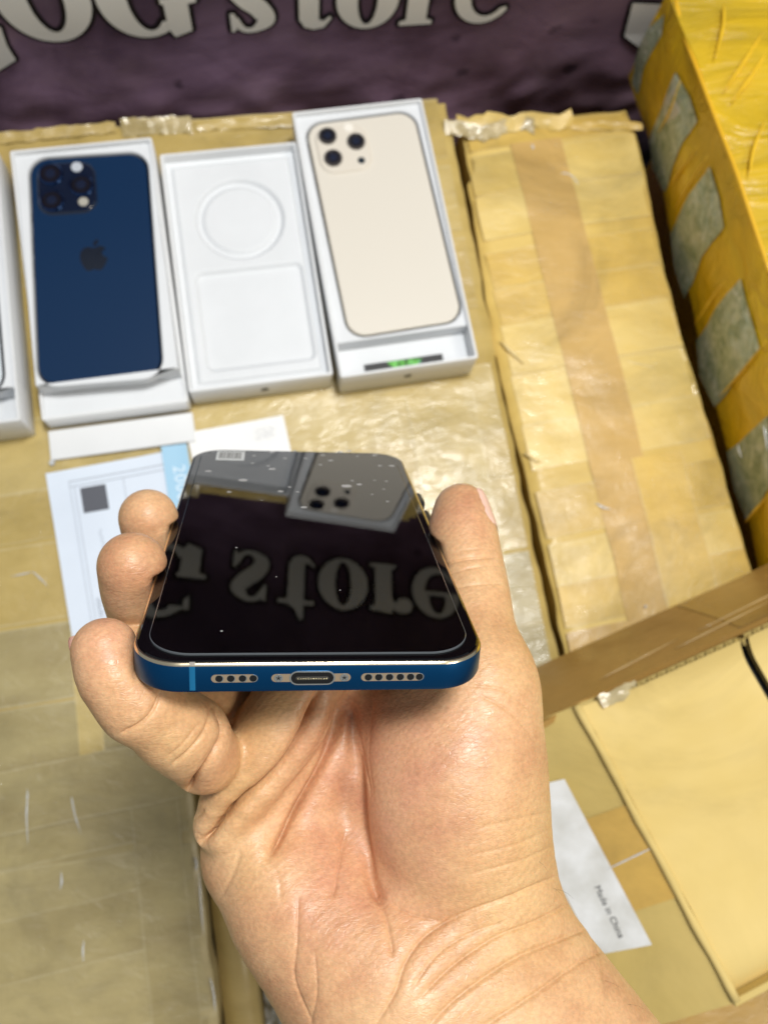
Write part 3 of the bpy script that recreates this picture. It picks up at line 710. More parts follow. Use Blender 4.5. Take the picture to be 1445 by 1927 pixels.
def tray(cx, cy, w_, l_, h, hole, yaw=0, label='', floor=12, step=19, group=None, cols=None, front_open=False, logo_front=True, rim=1.6):
    """open phone box: outer walls, a raised insert with a phone-shaped recess, a lower ledge in front"""
    r = empty('phone_box', (cx, cy, 0.9), rot=Matrix.Rotation(yaw, 3, 'Z'), label=label, cat='phone box', group=group)
    sp = [(0, 0, w_ - .6, l_ - .6, 1.4, 0), (0, 0, w_, l_, 1.6, .5), (0, 0, w_, l_, 1.6, h - .4), (0, 0, w_ - .5, l_ - .5, 1.5, h),
          (0, 0, w_ - 2 * rim, l_ - 2 * rim, 1.0, h), (0, 0, w_ - 2 * rim - .4, l_ - 2 * rim - .4, 1.0, h - .4), (0, 0, w_ - 2 * rim - .4, l_ - 2 * rim - .4, 1.0, floor)]
    o = build('box_tray', sp, WB, r)
    if front_open:      # lower the front wall to a lip
        for vtx in o.data.vertices:
            if vtx.co.y < (-l_ / 2 + 4) * MM and vtx.co.z > (floor + 1) * MM: vtx.co.z = (floor + 1.2) * MM
    iw, il = w_ - 2 * rim - .6, l_ - 2 * rim - step - .4; icy = step / 2 - .2
    hx, hy, hw, hl, hr, ha = hole; top = h - 2.6
    hole_ring = lambda g, z: [(hx + (x * math.cos(ha) - y * math.sin(ha)), hy + (x * math.sin(ha) + y * math.cos(ha)), z) for x, y in rrect(0, 0, hw + g, hl + g, hr + g / 2)]
    rings = [[(x, y, floor + .1) for x, y in rrect(0, icy, iw, il, .8)], [(x, y, top - .5) for x, y in rrect(0, icy, iw, il, .8)], [(x, y, top) for x, y in rrect(0, icy, iw - 1, il - 1, .8)],
             hole_ring(3.4, top), hole_ring(2.4, top - .5), hole_ring(2.0, top - 1.2), hole_ring(2.0, top - 9)]
    V, F = loops(rings); raw('box_insert', V, F, WI, r)
    V, F = boxm(-iw / 2, iw / 2, -l_ / 2 + rim + .3, -l_ / 2 + rim + step - .5, floor, floor + .6, .1); raw('front_ledge', V, F, WI, r)
    if logo_front:
        logo(r, 0, h * .5, 5.6, 0, LG, to=lambda x, y, z: (x, -l_ / 2 - .06, y))
    return r, top
def phone_back(parent_loc, yaw, W_, L_, back, frame, plate, lens_c, label, group, lensR=6.0, dark=True, cam=(0, 0), th=7.6, plate_w=36, logo_col=None, lidar=True, flash=(.8, .76, .62)):
    r = empty('smartphone', parent_loc, rot=Matrix.Rotation(yaw, 3, 'Z'), label=label, cat='smartphone', group=group)
    build('metal_frame', [(0, 0, W_ - 2, L_ - 2, 10.5, 0), (0, 0, W_ - .4, L_ - .4, 11.2, .7), (0, 0, W_, L_, 11.5, 1.4), (0, 0, W_, L_, 11.5, th - .9), (0, 0, W_ - .8, L_ - .8, 11.1, th - .25)], frame, r, 10)
    build('back_panel', [(0, 0, W_ - 1.0, L_ - 1.0, 11, th - .3), (0, 0, W_ - 1.1, L_ - 1.1, 11, th), (0, 0, W_ - 1.8, L_ - 1.8, 10.6, th + .16)], back, r, 10)
    px, py = -W_ / 2 + 4.5 + plate_w / 2, L_ / 2 - 4.5 - plate_w / 2
    build('camera_plate', [(px, py, plate_w + 1.4, plate_w + 1.4, 9.5, th + .1), (px, py, plate_w, plate_w, 9, th + 1.2), (px, py, plate_w - 1, plate_w - 1, 8.6, th + 1.5)], plate, r, 8)
    gl = plain('lens_glass', (.004, .005, .009), .04, spec=.9, Coat_Weight=1.0)
    for lx, ly in ((-8.6, 9.6), (8.8, 3.0), (-8.0, -6.6)) if not dark else ((-8.8, 9.2), (9.0, .4), (-8.8, -8.8)):
        n = 30; X, Y = px + lx, py + ly; rg = lambda q, z: [(X + q * math.cos(2 * math.pi * i / n), Y + q * math.sin(2 * math.pi * i / n), z) for i in range(n)]
        z = th + 1.5
        V, F = loops([rg(lensR + .7, z - .1), rg(lensR + .6, z + 1.3), rg(lensR + .2, z + 1.7), rg(lensR - .5, z + 1.7), rg(lensR - .7, z + 1.2)], cap1=False); ring = raw('lens_ring', V, F, lens_c, r)
        V, F = disc(X, Y, lensR - .4, z, z + 1.35, .1, 30); q = obj('lens_glass', V, F, gl, None, 'auto'); q.parent = ring
        V, F = disc(X, Y, lensR * .45, z + 1.2, z + 1.42, .1, 24); q = obj('lens_iris', V, F, plain('lens_iris', (.008, .014, .035), .15, spec=.8), None, 'auto'); q.parent = ring
    V, F = disc(px + 9.6, py - 10.6, 2.4 if not dark else 3.0, th + 1.3, th + 1.75, .1, 20); raw('depth_sensor' if not dark else 'flash', V, F, plain('sensor_dark', (.02, .03, .04), .2) if not dark else plain('flash_lens', (.42, .40, .34), .2), r)
    V, F = disc(px + (6.0 if not dark else 6.8), py + (14 if not dark else 13.4), 3.0 if not dark else 3.4, th + 1.3, th + 1.75, .1, 20); raw('flash', V, F, plain('flash_pale', (.86, .82, .74) if not dark else (.50, .53, .58), .25), r)
    for yy, ln in ((L_ / 2 - 38, 6), (L_ / 2 - 57, 11), (L_ / 2 - 72, 11)):
        V, F = boxm(-W_ / 2 - .9, -W_ / 2 + .5, yy - ln / 2, yy + ln / 2, th / 2 - 1.3, th / 2 + 1.6, .3); raw('side_button', V, F, plain('button_dark', (.06, .055, .05), .3), r)
    if logo_col: logo(r, 0, 4, 17.5, th + .2, logo_col)
    return r
BOXG = 'open white phone boxes in a row'
# gold phone box (right)
rb, top = tray(85.2, 281, 85.6, 183.5, 27, (1.6, 9.6, 71.6, 149.5, 11, math.radians(1.2)), yaw=math.radians(.9), label='open white box holding the cream phone, black seal on its front ledge', group=BOXG, floor=13, step=21.5)
V, F = boxm(-26, 24, -88.4, -80.6, 14, 14.25, .05); sk = raw('seal_sticker', V, F, plain('black_foil', (.008, .008, .009), .5), rb)
def green_foil():
    t = NT('green_foil'); v = t.coord(); n1 = t.noise(v, 260, 3)
    t.col(t.ramp(n1, [(.35, (.02, .05, .02)), (.48, (.10, .38, .05)), (.58, (.20, .55, .12)), (.68, (.08, .35, .55)), (.8, (.6, .3, .15))])); t.set(Roughness=.25, Metallic=.3); return t.m
P = [(11 * math.cos(math.radians(a)), -80.9 + 5.8 * math.sin(math.radians(a)), 14.32) for a in range(180, 361, 10)]
o = obj('green_emblem', P, [tuple(range(len(P)))], green_foil(), None); o.parent = sk
CREAM = plain('cream_glass', (.70, .655, .57), .33); CREAMP = plain('cream_plate', (.71, .655, .565), .22); GOLDM = plain('gold_metal', (.86, .79, .66), .35, 1)
phone_back((85.2 + 1.6, 281 + 9.4, 17.6), math.radians(2.0), 71.6, 149.5, CREAM, GOLDM, CREAMP, plain('lens_ring_dark', (.10, .09, .085), .3, .6), 'cream smartphone lying face down in the box at the right end of the row', 'smartphones lying face down in boxes', lensR=5.2, dark=False, plate_w=33)
# empty lid
rl = empty('box_lid', (-3.0, 274, .9), rot=Matrix.Rotation(math.radians(-.3), 3, 'Z'), label='empty white lid with round and square recesses, between the blue and cream phones', cat='box lid')
build('lid_shell', [(0, 0, 86.4, 160.4, 1.4, 0), (0, 0, 87, 161, 1.6, .5), (0, 0, 87, 161, 1.6, 21.6), (0, 0, 86.5, 160.5, 1.5, 22), (0, 0, 83.6, 157.6, 1, 22), (0, 0, 83.2, 157.2, 1, 21.6), (0, 0, 83.2, 157.2, 1, 11)], WB, rl)
def sstep(e, a, b): t = max(0, min(1, (e - a) / (b - a))); return t * t * (3 - 2 * t)
V = []; F = []; NXg, NYg = 104, 196
for j in range(NYg + 1):
    for i in range(NXg + 1):
        x = -41.5 + 83 * i / NXg; y = -78.5 + 157 * j / NYg
        rr = math.hypot(x - 1.0, y - 33); z = 17.0
        # raised frame near the walls, coil-shaped recess, square recess
        qx, qy = abs(x - 2) - 33.5 + 5, abs(y + 34) - 33 + 5; sd = math.hypot(max(qx, 0), max(qy, 0)) + min(max(qx, qy), 0) - 5
        wx = max(abs(x) - 38.5, abs(y) - 75); z -= 2.2 * sstep(wx, -2.5, 0) * 1.0
        z -= 3.0 * (1 - sstep(rr, 26.0, 28.5)) - 2.0 * (1 - sstep(rr, 21.5, 24.5))
        z -= 2.6 * (1 - sstep(sd, -2.0, .8))
        V.append((x, y, z))
for j in range(NYg):
    for i in range(NXg): q = j * (NXg + 1) + i; F.append((q, q + 1, q + NXg + 2, q + NXg + 1))
raw('moulded_insert', V, F, WI, rl, True)
V, F = boxm(-41.6, 41.6, -78.6, 78.6, 9.5, 10.8, .1); raw('lid_floor', V, F, WI, rl)
logo(rl, 0, 11, 5.6, 0, LG, to=lambda x, y, z: (x + 1.5, -80.56, y))
# blue phone box
rb2, top2 = tray(-91.2, 274.5, 85.6, 169, 34, (-.6, 4, 70.2, 147.6, 11, math.radians(-2.6)), label='open white box holding the dark blue phone, with a loose flap in front', group=BOXG, floor=16, step=14.5, front_open=True, logo_front=False)
V, F = boxm(-43.6, 43.2, -105, -86.4, .6, 3.2, .4); raw('front_flap', V, F, WB, rb2)
for xx in (-43.4,):
    V, F = disc(xx, -106.2, 1.7, .8, 2.6, .4, 16); raw('flap_tab', V, F, CLR, rb2)
BLU = plain('blue_glass', (.005, .024, .070), .30, spec=.25); BLUP = plain('blue_plate', (.003, .009, .026), .12, spec=.8, Coat_Weight=.5); BLUM = plain('blue_metal', (.04, .10, .24), .25, 1)
phone_back((-91.2 - .6, 274.5 + 4, 24.2), math.radians(-2.6), 70.2, 147.6, BLU, BLUM, BLUP, plain('lens_ring_blue', (.06, .13, .33), .12, 1), 'dark blue smartphone lying face down in the box left of the empty lid', 'smartphones lying face down in boxes', lensR=6.6, dark=True, plate_w=34, logo_col=plain('logo_dark', (.004, .008, .018), .18, spec=.8))
# left box, cut by the frame
rb3, top3 = tray(-186.2, 276, 87, 178, 30, (-.5, 6, 71.5, 149.5, 11, 0), label='white box with a silver phone, cut off by the left edge of the photo', group=BOXG, floor=12, step=20, logo_front=False)
phone_back((-186.7, 282, 20.2), 0, 71.5, 149.5, plain('silver_glass', (.66, .72, .76), .3), plain('silver_metal', (.55, .56, .57), .25, 1), plain('silver_plate', (.66, .71, .74), .2), plain('lens_ring_silver', (.2, .2, .2), .3, .8), 'silver smartphone face down in the leftmost box', 'smartphones lying face down in boxes', lensR=6, dark=True, plate_w=34)

# ------------------------------------------------------------------ papers
PAP = white_mat('paper', (.70, .77, .87), .7); PAP2 = white_mat('paper_plain', (.86, .86, .85), .7); PRG = plain('print_grey', (.42, .46, .52), .7); PRD = plain('print_dark', (.085, .09, .11), .6); PBL = plain('ribbon_blue', (.33, .56, .74), .5)
def sheet(name, px, z, mat, label, cat, nu=14, nv=18, curl=1.2, seed=0, zf=None):
    P = [at(u, v, z) for u, v in px]; V = []; F = []
    def pt(a, b, l=0):
        q = P[0].lerp(P[1], a).lerp(P[3].lerp(P[2], a), b); q.z = z + 1.9 + l + curl * .5 * noise.noise(Vector((a * 2, b * 2, seed))) + curl * (abs(a - .5) * 2) ** 4 * .5
        return q
    for k in (0, -.18):
        for j in range(nv + 1):
            for i in range(nu + 1): V.append(tuple(pt(i / nu, j / nv, k)))
    n = (nu + 1) * (nv + 1)
    for j in range(nv):
        for i in range(nu):
            q = j * (nu + 1) + i; F.append((q + nu + 1, q + nu + 2, q + 1, q)); F.append((q + n, q + 1 + n, q + nu + 2 + n, q + nu + 1 + n))
    r = empty(name, pt(.5, .5), label=label, cat=cat)
    child(obj('paper_sheet', V, F, mat, None, smooth=True), r)
    return r, pt
def print_quad(r, pt, a0, b0, a1, b1, mat, name, l=.25, n=6):
    V = []; F = []
    for j in range(n + 1):
        for i in range(n + 1): V.append(tuple(pt(a0 + (a1 - a0) * i / n, b0 + (b1 - b0) * j / n, l)))
    for j in range(n):
        for i in range(n): q = j * (n + 1) + i; F.append((q + n + 1, q + n + 2, q + 1, q))
    return child(obj(name, V, F, mat, None), r)
r1, pt1 = sheet('shipping_paper', [(88, 893), (318, 850), (365, 1160), (138, 1200)], 0, PAP, 'pale blue-white printed sheet with a grey square, lying under the fingertips', 'paper')
print_quad(r1, pt1, .25, .13, .455, .285, PRD, 'printed_square', .3)
for (a0, b0, a1, b1) in ((.17, .075, 1.0, .082), (.17, .108, .98, .114), (.17, .075, .176, .95), (.205, .11, .211, .93), (.17, .94, .9, .95), (.60, .11, .606, .5)):
    print_quad(r1, pt1, a0, b0, a1, b1, PRG, 'printed_rule', .25)
V = []; F = []
for k in range(60):     # unreadable lines of fine print
    a0 = .235 + (k % 3) * .055 + random.random() * .01; b0 = .80 + (k // 3) * .0058; pts = [pt1(a0 + da, b0 + db, .27) for da, db in ((0, 0), (.035 * random.random() + .01, 0), (.03, .0028), (0, .0028))]
    F.append((len(V) + 3, len(V) + 2, len(V) + 1, len(V))); V += [tuple(p) for p in pts]
for k in range(40):
    a0 = .34 + .02 * random.random(); b0 = .40 + k * .012; pts = [pt1(a0 + da, b0 + db, .27) for da, db in ((0, 0), (.02, 0), (.02, .005), (0, .005))]
    F.append((len(V) + 3, len(V) + 2, len(V) + 1, len(V))); V += [tuple(p) for p in pts]
tag(child(obj('fine_print', V, F, PRG, None), r1), kind='stuff')
r2, pt2 = sheet('paper_sheet_plain', [(352, 816), (533, 783), (560, 905), (378, 935)], 0, PAP2, 'small white sheet sticking out behind the top of the held phone', 'paper', seed=5)
r2.name = 'white_paper'
V = []; F = []
for k in range(26):
    a0 = .66 + random.random() * .05 + (k % 3) * .07; b0 = .14 + (k // 3) * .02; pts = [pt2(a0 + da, b0 + db, .27) for da, db in ((0, 0), (.05, 0), (.05, .008), (0, .008))]
    F.append((len(V) + 3, len(V) + 2, len(V) + 1, len(V))); V += [tuple(p) for p in pts]
tag(child(obj('fine_print', V, F, plain('print_faint', (.62, .63, .65), .7), None), r2), kind='stuff')
r3, pt3 = sheet('blue_label_strip', [(304, 842), (352, 836), (375, 985), (326, 995)], 1.2, PBL, 'light blue strip with white characters, between the two white sheets', 'label strip', nu=4, nv=14, curl=.3)
p = pt3(.55, .48, .4); q = pt3(.55, .9, .4); tx = (q - p).normalized(); tz = Vector((0, 0, 1)); ty = tz.cross(tx)
tl = text_mesh('2000', 10.5, 'printed_text', plain('pale_ink', (.72, .84, .92), .6), None, Matrix(((tx.x, ty.x, 0, p.x), (tx.y, ty.y, 0, p.y), (0, 0, 1, p.z + .3), (0, 0, 0, 1))), spacing=1.1)
child(tl, r3)

# ------------------------------------------------------------------ the held phone
TP = np.array([-15.4332756, -32.35096812, -190.38354874])
RP = np.array([[0.99250553, -0.10925387, 0.05473913], [-0.01298818, 0.35109631, 0.93624927], [-0.12150756, -0.92994353, 0.34704602]])
OW = c2w(TP); RW = RT.T @ RP
rp = empty('smartphone', OW, rot=Matrix(RW.tolist()), label='blue smartphone held in the hand, black screen up, charging port toward the camera', cat='smartphone')
PW, PL, PT = 79.2, 160.9, 8.0
BM = NT('blue_anodised'); BM.set(Base_Color=(.001, .058, .165, 1), Metallic=.8, Roughness=.38); BM = BM.m
CH = plain('polished_chamfer', (.80, .69, .48), .22, 1); BGL = plain('black_glass', (.001, .001, .0015), .03, spec=.45); BDK = plain('panel_black', (.0006, .0006, .001), .5, spec=.0)
cy = PL / 2
build('metal_frame', [(0, cy, PW - 2.4, PL - 2.4, 10.3, -PT), (0, cy, PW - .6, PL - .6, 11.2, -PT + .35), (0, cy, PW, PL, 11.5, -PT + 1.1), (0, cy, PW, PL, 11.5, -1.35), (0, cy, PW - .5, PL - .5, 11.3, -.95)], BM, rp, 14)
build('polished_edge', [(0, cy, PW - .02, PL - .02, 11.5, -1.42), (0, cy, PW - .3, PL - .3, 11.4, -1.0), (0, cy, PW - .9, PL - .9, 11.1, -.66), (0, cy, PW - 1.9, PL - 1.9, 10.6, -.55)], CH, rp, 14)
build('front_glass', [(0, cy, PW - 1.5, PL - 1.5, 10.8, -.9), (0, cy, PW - 1.6, PL - 1.6, 10.7, -.55), (0, cy, PW - 2.3, PL - 2.3, 10.4, -.35)], BGL, rp, 14)
build('display_panel', [(0, cy, PW - 6.9, PL - 6.9, 9.8, -.34), (0, cy, PW - 6.9, PL - 6.9, 9.8, -.3)], BDK, rp, 14)
PRM = NT('protector_glass'); PRM.set(Base_Color=(1, 1, 1, 1), Roughness=.015, Transmission_Weight=1.0, IOR=1.5); PRM = PRM.m
build('screen_protector', [(0, cy, PW - 6.6, PL - 6.6, 10, -.6), (0, cy, PW - 6.6, PL - 6.6, 10, .02), (0, cy, PW - 7.0, PL - 7.0, 9.8, .1)], PRM, rp, 14)
V = [(x, y, z) for g, z in ((6.5, -.34), (6.5, .05), (6.8, .11)) for x, y in rrect(0, cy, PW - g, PL - g, 10.2 - g * .03, 14)]
n = len(V) // 3; F = [(k * n + i, k * n + (i + 1) % n, (k + 1) * n + (i + 1) % n, (k + 1) * n + i) for k in range(2) for i in range(n)]
raw('protector_edge', V, F, plain('edge_glint', (.09, .10, .11), .12, spec=1.0), rp)
# antenna break, bottom face is y = 0, seen from -y
V, F = boxm(-26.4, -25.15, -.035, .5, -PT + .9, -1.25, .02); raw('antenna_band', V, F, plain('antenna_blue', (.004, .115, .25), .4), rp)
V, F = boxm(-26.4, -25.15, .15, 1.1, -1.1, -.53, .02); raw('antenna_band', V, F, plain('antenna_grey', (.40, .37, .33), .5), rp)
BR = plain('bronze_recess', (.33, .25, .165), .42, .3); HB = plain('hole_black', (.002, .002, .002), .5); SV = plain('silver_rim', (.80, .78, .70), .2, 1)
ZC = -PT / 2 - .2
def stadium(x0, x1, hh, y0, y1, n=10):
    r = hh; P = [(x1 - r + r * math.cos(math.radians(a)), ZC + r * math.sin(math.radians(a))) for a in np.linspace(-90, 90, n)] + [(x0 + r + r * math.cos(math.radians(a)), ZC + r * math.sin(math.radians(a))) for a in np.linspace(90, 270, n)]
    return loops([[(x, y0, z) for x, z in P], [(x, y1, z) for x, z in P]]), P
def sslot(name, x0, x1, hh, mat, parent, y0=.3, y1=-.05):
    (V, F), P = stadium(x0, x1, hh, y0, y1); o = raw(name, V, F, mat, parent)
    bm = bmesh.new(); bm.from_mesh(o.data); bmesh.ops.recalc_face_normals(bm, faces=bm.faces); bm.to_mesh(o.data); bm.free(); return o
sA = sslot('speaker_slot', -21.8, -12.0, .98, BR, rp); sB = sslot('speaker_slot', 10.7, 24.4, .98, BR, rp); sC = sslot('port_plate', -8.9, 8.4, .98, BR, rp)
def ydisc(name, x, r, mat, par, y0, y1, n=20):
    rg = lambda q, y: [(x + q * math.cos(2 * math.pi * i / n), y, ZC + q * math.sin(2 * math.pi * i / n)) for i in range(n)]
    V, F = loops([rg(r, y0), rg(r, y1)]); F = [tuple(reversed(f_)) for f_ in F]
    o = obj(name, V, F, mat, None, 'auto'); o.parent = par; return o
for par, xs_ in ((sA, (-20.1, -17.6, -15.1, -12.8)), (sB, (12.3, 14.6, 17.0, 19.4, 21.7, 23.7))):
    for x in xs_:
        ydisc('hole_rim', x + .08, .93, SV, par, .2, -.08); ydisc('speaker_hole', x, .80, HB, par, .2, -.12)
for x in (-7.35, 7.0):
    sw = ydisc('screw', x, .95, SV, sC, .2, -.14)
    for a in (0, 72, 144, 216, 288):
        V, F = boxm(-.09, .09, -.02, .55, 0, .02, .01); m = Matrix.Rotation(math.radians(a), 3, 'Z')
        V = [(x + (m @ Vector(v)).x, -.15 - v[2], ZC + (m @ Vector(v)).y) for v in V]; o = obj('screw_slot', V, F, HB, None); o.parent = sC
# charging port
lp = sslot('charging_port', -5.0, 5.0, 1.75, SV, rp, .3, -.16); q = sslot('port_cavity', -4.65, 4.65, 1.42, HB, None, .2, -.2); q.parent = lp
q = sslot('port_tongue', -3.6, 3.6, .42, plain('tongue', (.05, .047, .04), .4), None, .1, -.24); q.parent = lp
for k in range(12):
    V, F = boxm(-3.2 + k * .56, -2.95 + k * .56, -.28, -.24, ZC - .34, ZC - .05, .01); o = obj('contact_pin', V, F, plain('gold_contact', (.75, .62, .35), .3, 1), None); o.parent = lp
# side buttons
for yy, ln in ((114.5, 9), (96, 12)):
    V, F = boxm(PW / 2 - .5, PW / 2 + 2.4, yy - ln / 2, yy + ln / 2, -6, -2.2, .8); raw('side_button', V, F, plain('button_black', (.012, .013, .016), .3), rp)
# barcode sticker at the far left corner
def phone_pt(u, v, z=.2):     # pixel -> local x, y on the screen plane
    r = np.array([(u - 722.5) / FPX, (963.5 - v) / FPX, -1.0]); n_ = RP[:, 2]; o_ = TP + n_ * z; t = (o_ @ n_) / (r @ n_); p = r * t - TP
    return p @ RP[:, 0], p @ RP[:, 1]
bx0, by0 = phone_pt(403, 862); bx1, by1 = phone_pt(452, 842); bx0 = min(bx0, phone_pt(405, 842)[0])
by1 = PL - 4.4; bx0, bx1 = bx0 + 1.2, bx0 + 11.5; by0 = by1 - 11.5
V, F = boxm(bx0, bx1, by0, by1, .12, .22, .05); st = raw('barcode_sticker', V, F, plain('sticker_white', (.62, .63, .62), .5), rp)
V, F = boxm(bx0 + .9, bx1 - .9, by0 + 2, by1 - 1.6, .22, .25, .01); o = obj('sticker_field', V, F, plain('sticker_grey', (.22, .22, .21), .5), None); o.parent = st
for k in range(9):
    xx = bx0 + 1.3 + k * .95; V, F = boxm(xx, xx + .2 + .35 * ((k * 7) % 3) / 2, by0 + 2.6, by1 - 2.4, .26, .28, .005)
    o = obj('barcode_bar', V, F, plain('sticker_white_bar', (.55, .55, .54), .5), None); o.parent = st
# trapped air bubbles under the protector (pale flecks)
BB = plain('air_bubble', (.40, .39, .38), .35)
bpx = [(392, 886, 10), (457, 903, 14), (431, 925, 7), (512, 850, 10), (478, 857, 6), (475, 871, 6), (505, 876, 6), (512, 882, 12), (536, 862, 7), (545, 916, 6), (528, 924, 9), (555, 848, 8), (575, 862, 7), (607, 856, 8), (622, 866, 9), (640, 850, 10), (657, 848, 9), (705, 856, 9), (672, 858, 5),
       (715, 876, 7), (737, 876, 10), (603, 874, 6), (652, 914, 16), (676, 911, 9), (663, 904, 5), (700, 930, 4), (729, 943, 5), (722, 920, 4), (705, 903, 4), (572, 954, 9), (560, 925, 5), (727, 905, 5), (445, 1030, 3), (417, 1187, 3), (640, 1110, 2), (520, 1085, 2)]
bmesh0 = None
for k, (u, v, s) in enumerate(bpx):
    X, Y = phone_pt(u, v); n = 14; sx = s / 13.0 * .95
    V = [(0, 0, .18)]; 
    for q in (.6, 1.0):
        V += [(q * sx * 1.55 * (1 + .25 * noise.noise(Vector((i * .9, k, 0)))) * math.cos(2 * math.pi * i / n), q * sx * 1.2 * (1 + .25 * noise.noise(Vector((i * .8, k, 4)))) * math.sin(2 * math.pi * i / n), .15 if q < 1 else .1) for i in range(n)]
    F = [(0, 1 + i, 1 + (i + 1) % n) for i in range(n)] + [(1 + i, 1 + n + i, 1 + n + (i + 1) % n, 1 + (i + 1) % n) for i in range(n)]
    o = obj('air_bubble', [(X + a, Y + b, c + .01) for a, b, c in V], F, BB, None, True); o.parent = rp

# ------------------------------------------------------------------ the hand (signed-distance modelling in camera-aligned mm)
def hand_mesh():
    import openvdb
    VX = 0.62
    lo = np.array([-92., -176., -318.]); hi = np.array([82., 16., -168.])
    nx, ny, nz = [int((h - l) / VX) + 1 for l, h in zip(lo, hi)]
    X = (lo[0] + VX * np.arange(nx)).astype(np.float32); Y = (lo[1] + VX * np.arange(ny)).astype(np.float32); Z = (lo[2] + VX * np.arange(nz)).astype(np.float32)
    BIG = 20.0
    def new(): return np.full((nx, ny, nz), BIG, np.float32)
    def smin(a, b, k):
        if k <= 0: return np.minimum(a, b)
        h = np.maximum(k - np.abs(a - b), 0) / k; return np.minimum(a, b) - h * h * k * .25
    def add(fld, A, B, ra, rb, k, sc=(1, 1, 1)):
        A = np.asarray(A, float); B = np.asarray(B, float); pad = 14
        mn = np.minimum(A - ra, B - rb) - pad; mx = np.maximum(A + ra, B + rb) + pad
        i0 = np.clip(((mn - lo) / VX).astype(int), 0, [nx, ny, nz]); i1 = np.clip(((mx - lo) / VX).astype(int) + 1, 0, [nx, ny, nz])
        if (i1 <= i0).any(): return
        s = tuple(slice(a, b) for a, b in zip(i0, i1)); x = X[s[0]][:, None, None]; y = Y[s[1]][None, :, None]; z = Z[s[2]][None, None, :]
        d = B - A; dd = float(d @ d) or 1e-6
        t = np.clip(((x - A[0]) * d[0] + (y - A[1]) * d[1] + (z - A[2]) * d[2]) / dd, 0, 1)
        dist = np.sqrt((x - A[0] - t * d[0]) ** 2 + (y - A[1] - t * d[1]) ** 2 + ((z - A[2] - t * d[2]) * sc[2]) ** 2) - (ra + (rb - ra) * t)
        fld[s] = smin(fld[s], dist.astype(np.float32), k)
    def chain(fld, nodes, k, sc=(1, 1, 1)):
        pts = [(np.array(n[0]) if isinstance(n[0], np.ndarray) else at_d(*n[0]), n[1]) for n in nodes]
        cm = catmull([(*p, r_) for p, r_ in pts], 3) if len(pts) > 2 else [np.array((*p, r_)) for p, r_ in pts]
        tmp = new()
        for a_, b_ in zip(cm, cm[1:]): add(tmp, a_[:3], b_[:3], a_[3], b_[3], 0, sc)
        m = (tmp < BIG - 1); fld[m] = smin(fld[m], tmp[m], k)
    def ph(x, l, h): return TP + RP[:, 0] * x + RP[:, 1] * l + RP[:, 2] * h      # phone frame -> camera mm
    palm = new()
    # hypothenar side
    chain(palm, [((462, 1575, 238), 11.5), ((510, 1630, 237), 15.5), ((556, 1700, 235), 18.5), ((628, 1775, 233), 21), ((710, 1860, 231), 23.5)], 12)
    # centre
    chain(palm, [((600, 1440, 254), 17), ((630, 1560, 252), 18), ((720, 1720, 247), 21.5), ((830, 1850, 240), 26)], 14)
    chain(palm, [((560, 1400, 252), 13), ((720, 1360, 256), 17), ((850, 1330, 252), 17)], 14)
    # wrist and forearm
    chain(palm, [((770, 1830, 236), 25.5), ((905, 2010, 231), 28), ((1060, 2260, 226), 31)], 16)
    chain(palm, [((912, 1768, 240), 22.5), ((1012, 1910, 236), 24), ((1180, 2160, 230), 27)], 16)
    # knuckle block behind the phone
    chain(palm, [((500, 1330, 262), 13), ((620, 1300, 266), 14), ((760, 1290, 264), 15)], 14)
    th = new()          # thenar mound: a separate swelling so that the life line is a real fold
    chain(th, [((905, 1288, 241), 14.0), ((884, 1400, 240), 20.5), ((868, 1500, 240), 24.0), ((880, 1600, 240), 23.0), ((915, 1730, 242), 20)], 12)
    chain(th, [((775, 1290, 250), 14), ((792, 1390, 243), 17.5), ((806, 1500, 240), 19.5), ((836, 1590, 240), 19.5), ((880, 1680, 243), 19)], 12)
    palm = smin(palm, th, 5.5)
    # ridges of the cupped palm
    th[:] = BIG
    chain(th, [((455, 1625, 238), 10.5), ((560, 1475, 242), 11), ((640, 1330, 247), 11)], 6)
    palm = smin(palm, th, 4.5)
    th[:] = BIG
    chain(th, [((418, 1552, 231), 7.6), ((470, 1452, 231), 10.5), ((545, 1345, 234), 12), ((590, 1270, 240), 11.5)], 5)
    palm = smin(palm, th, 2.6); del th
    thumb = new()
    chain(thumb, [((905, 1290, 242), 14.2), ((893, 1200, 248), 12.1), ((885, 1115, 256), 11.4), ((876, 1050, 262), 10.9), ((870, 1005, 266), 10.6), ((868, 962, 270), 8.6)], 5)
    hand = smin(palm, thumb, 8); del thumb
    # little finger: three phalanges rising out of the palm's edge
    pk = new()
    chain(pk, [((385, 1425, 221), 9.2), ((352, 1385, 213), 9.6), ((330, 1374, 209), 9.4)], 3)
    chain(pk, [((352, 1388, 213), 9.6), ((300, 1352, 206), 8.7), ((262, 1325, 203), 8.8)], 3)
    chain(pk, [((262, 1325, 203), 8.8), ((218, 1275, 201), 8.6), ((198, 1226, 201), 7.7)], 3)
    hand = smin(hand, pk, 1.6)
    # ring, middle, index
    rg = new()
    chain(rg, [((480, 1290, 256), 11), (ph(-38, 30, -30), 9.6), ((268, 1170, 243), 9.0), ((256, 1110, 234), 9.2), ((249, 1066, 229), 9.0)], 3)
    hand = smin(hand, rg, 1.6)
    rg[:] = BIG
    chain(rg, [((590, 1270, 262), 11), (ph(-38, 64, -32), 9.6), ((310, 1070, 276), 9.0), ((292, 1015, 266), 9.2), ((279, 975, 262), 8.7)], 3)
    hand = smin(hand, rg, 1.2)
    rg[:] = BIG
    chain(rg, [((700, 1260, 264), 11), (ph(14, 60, -30), 10), (ph(2, 96, -20), 9), (ph(-4, 120, -17), 8)], 3)
    hand = smin(hand, rg, 4)
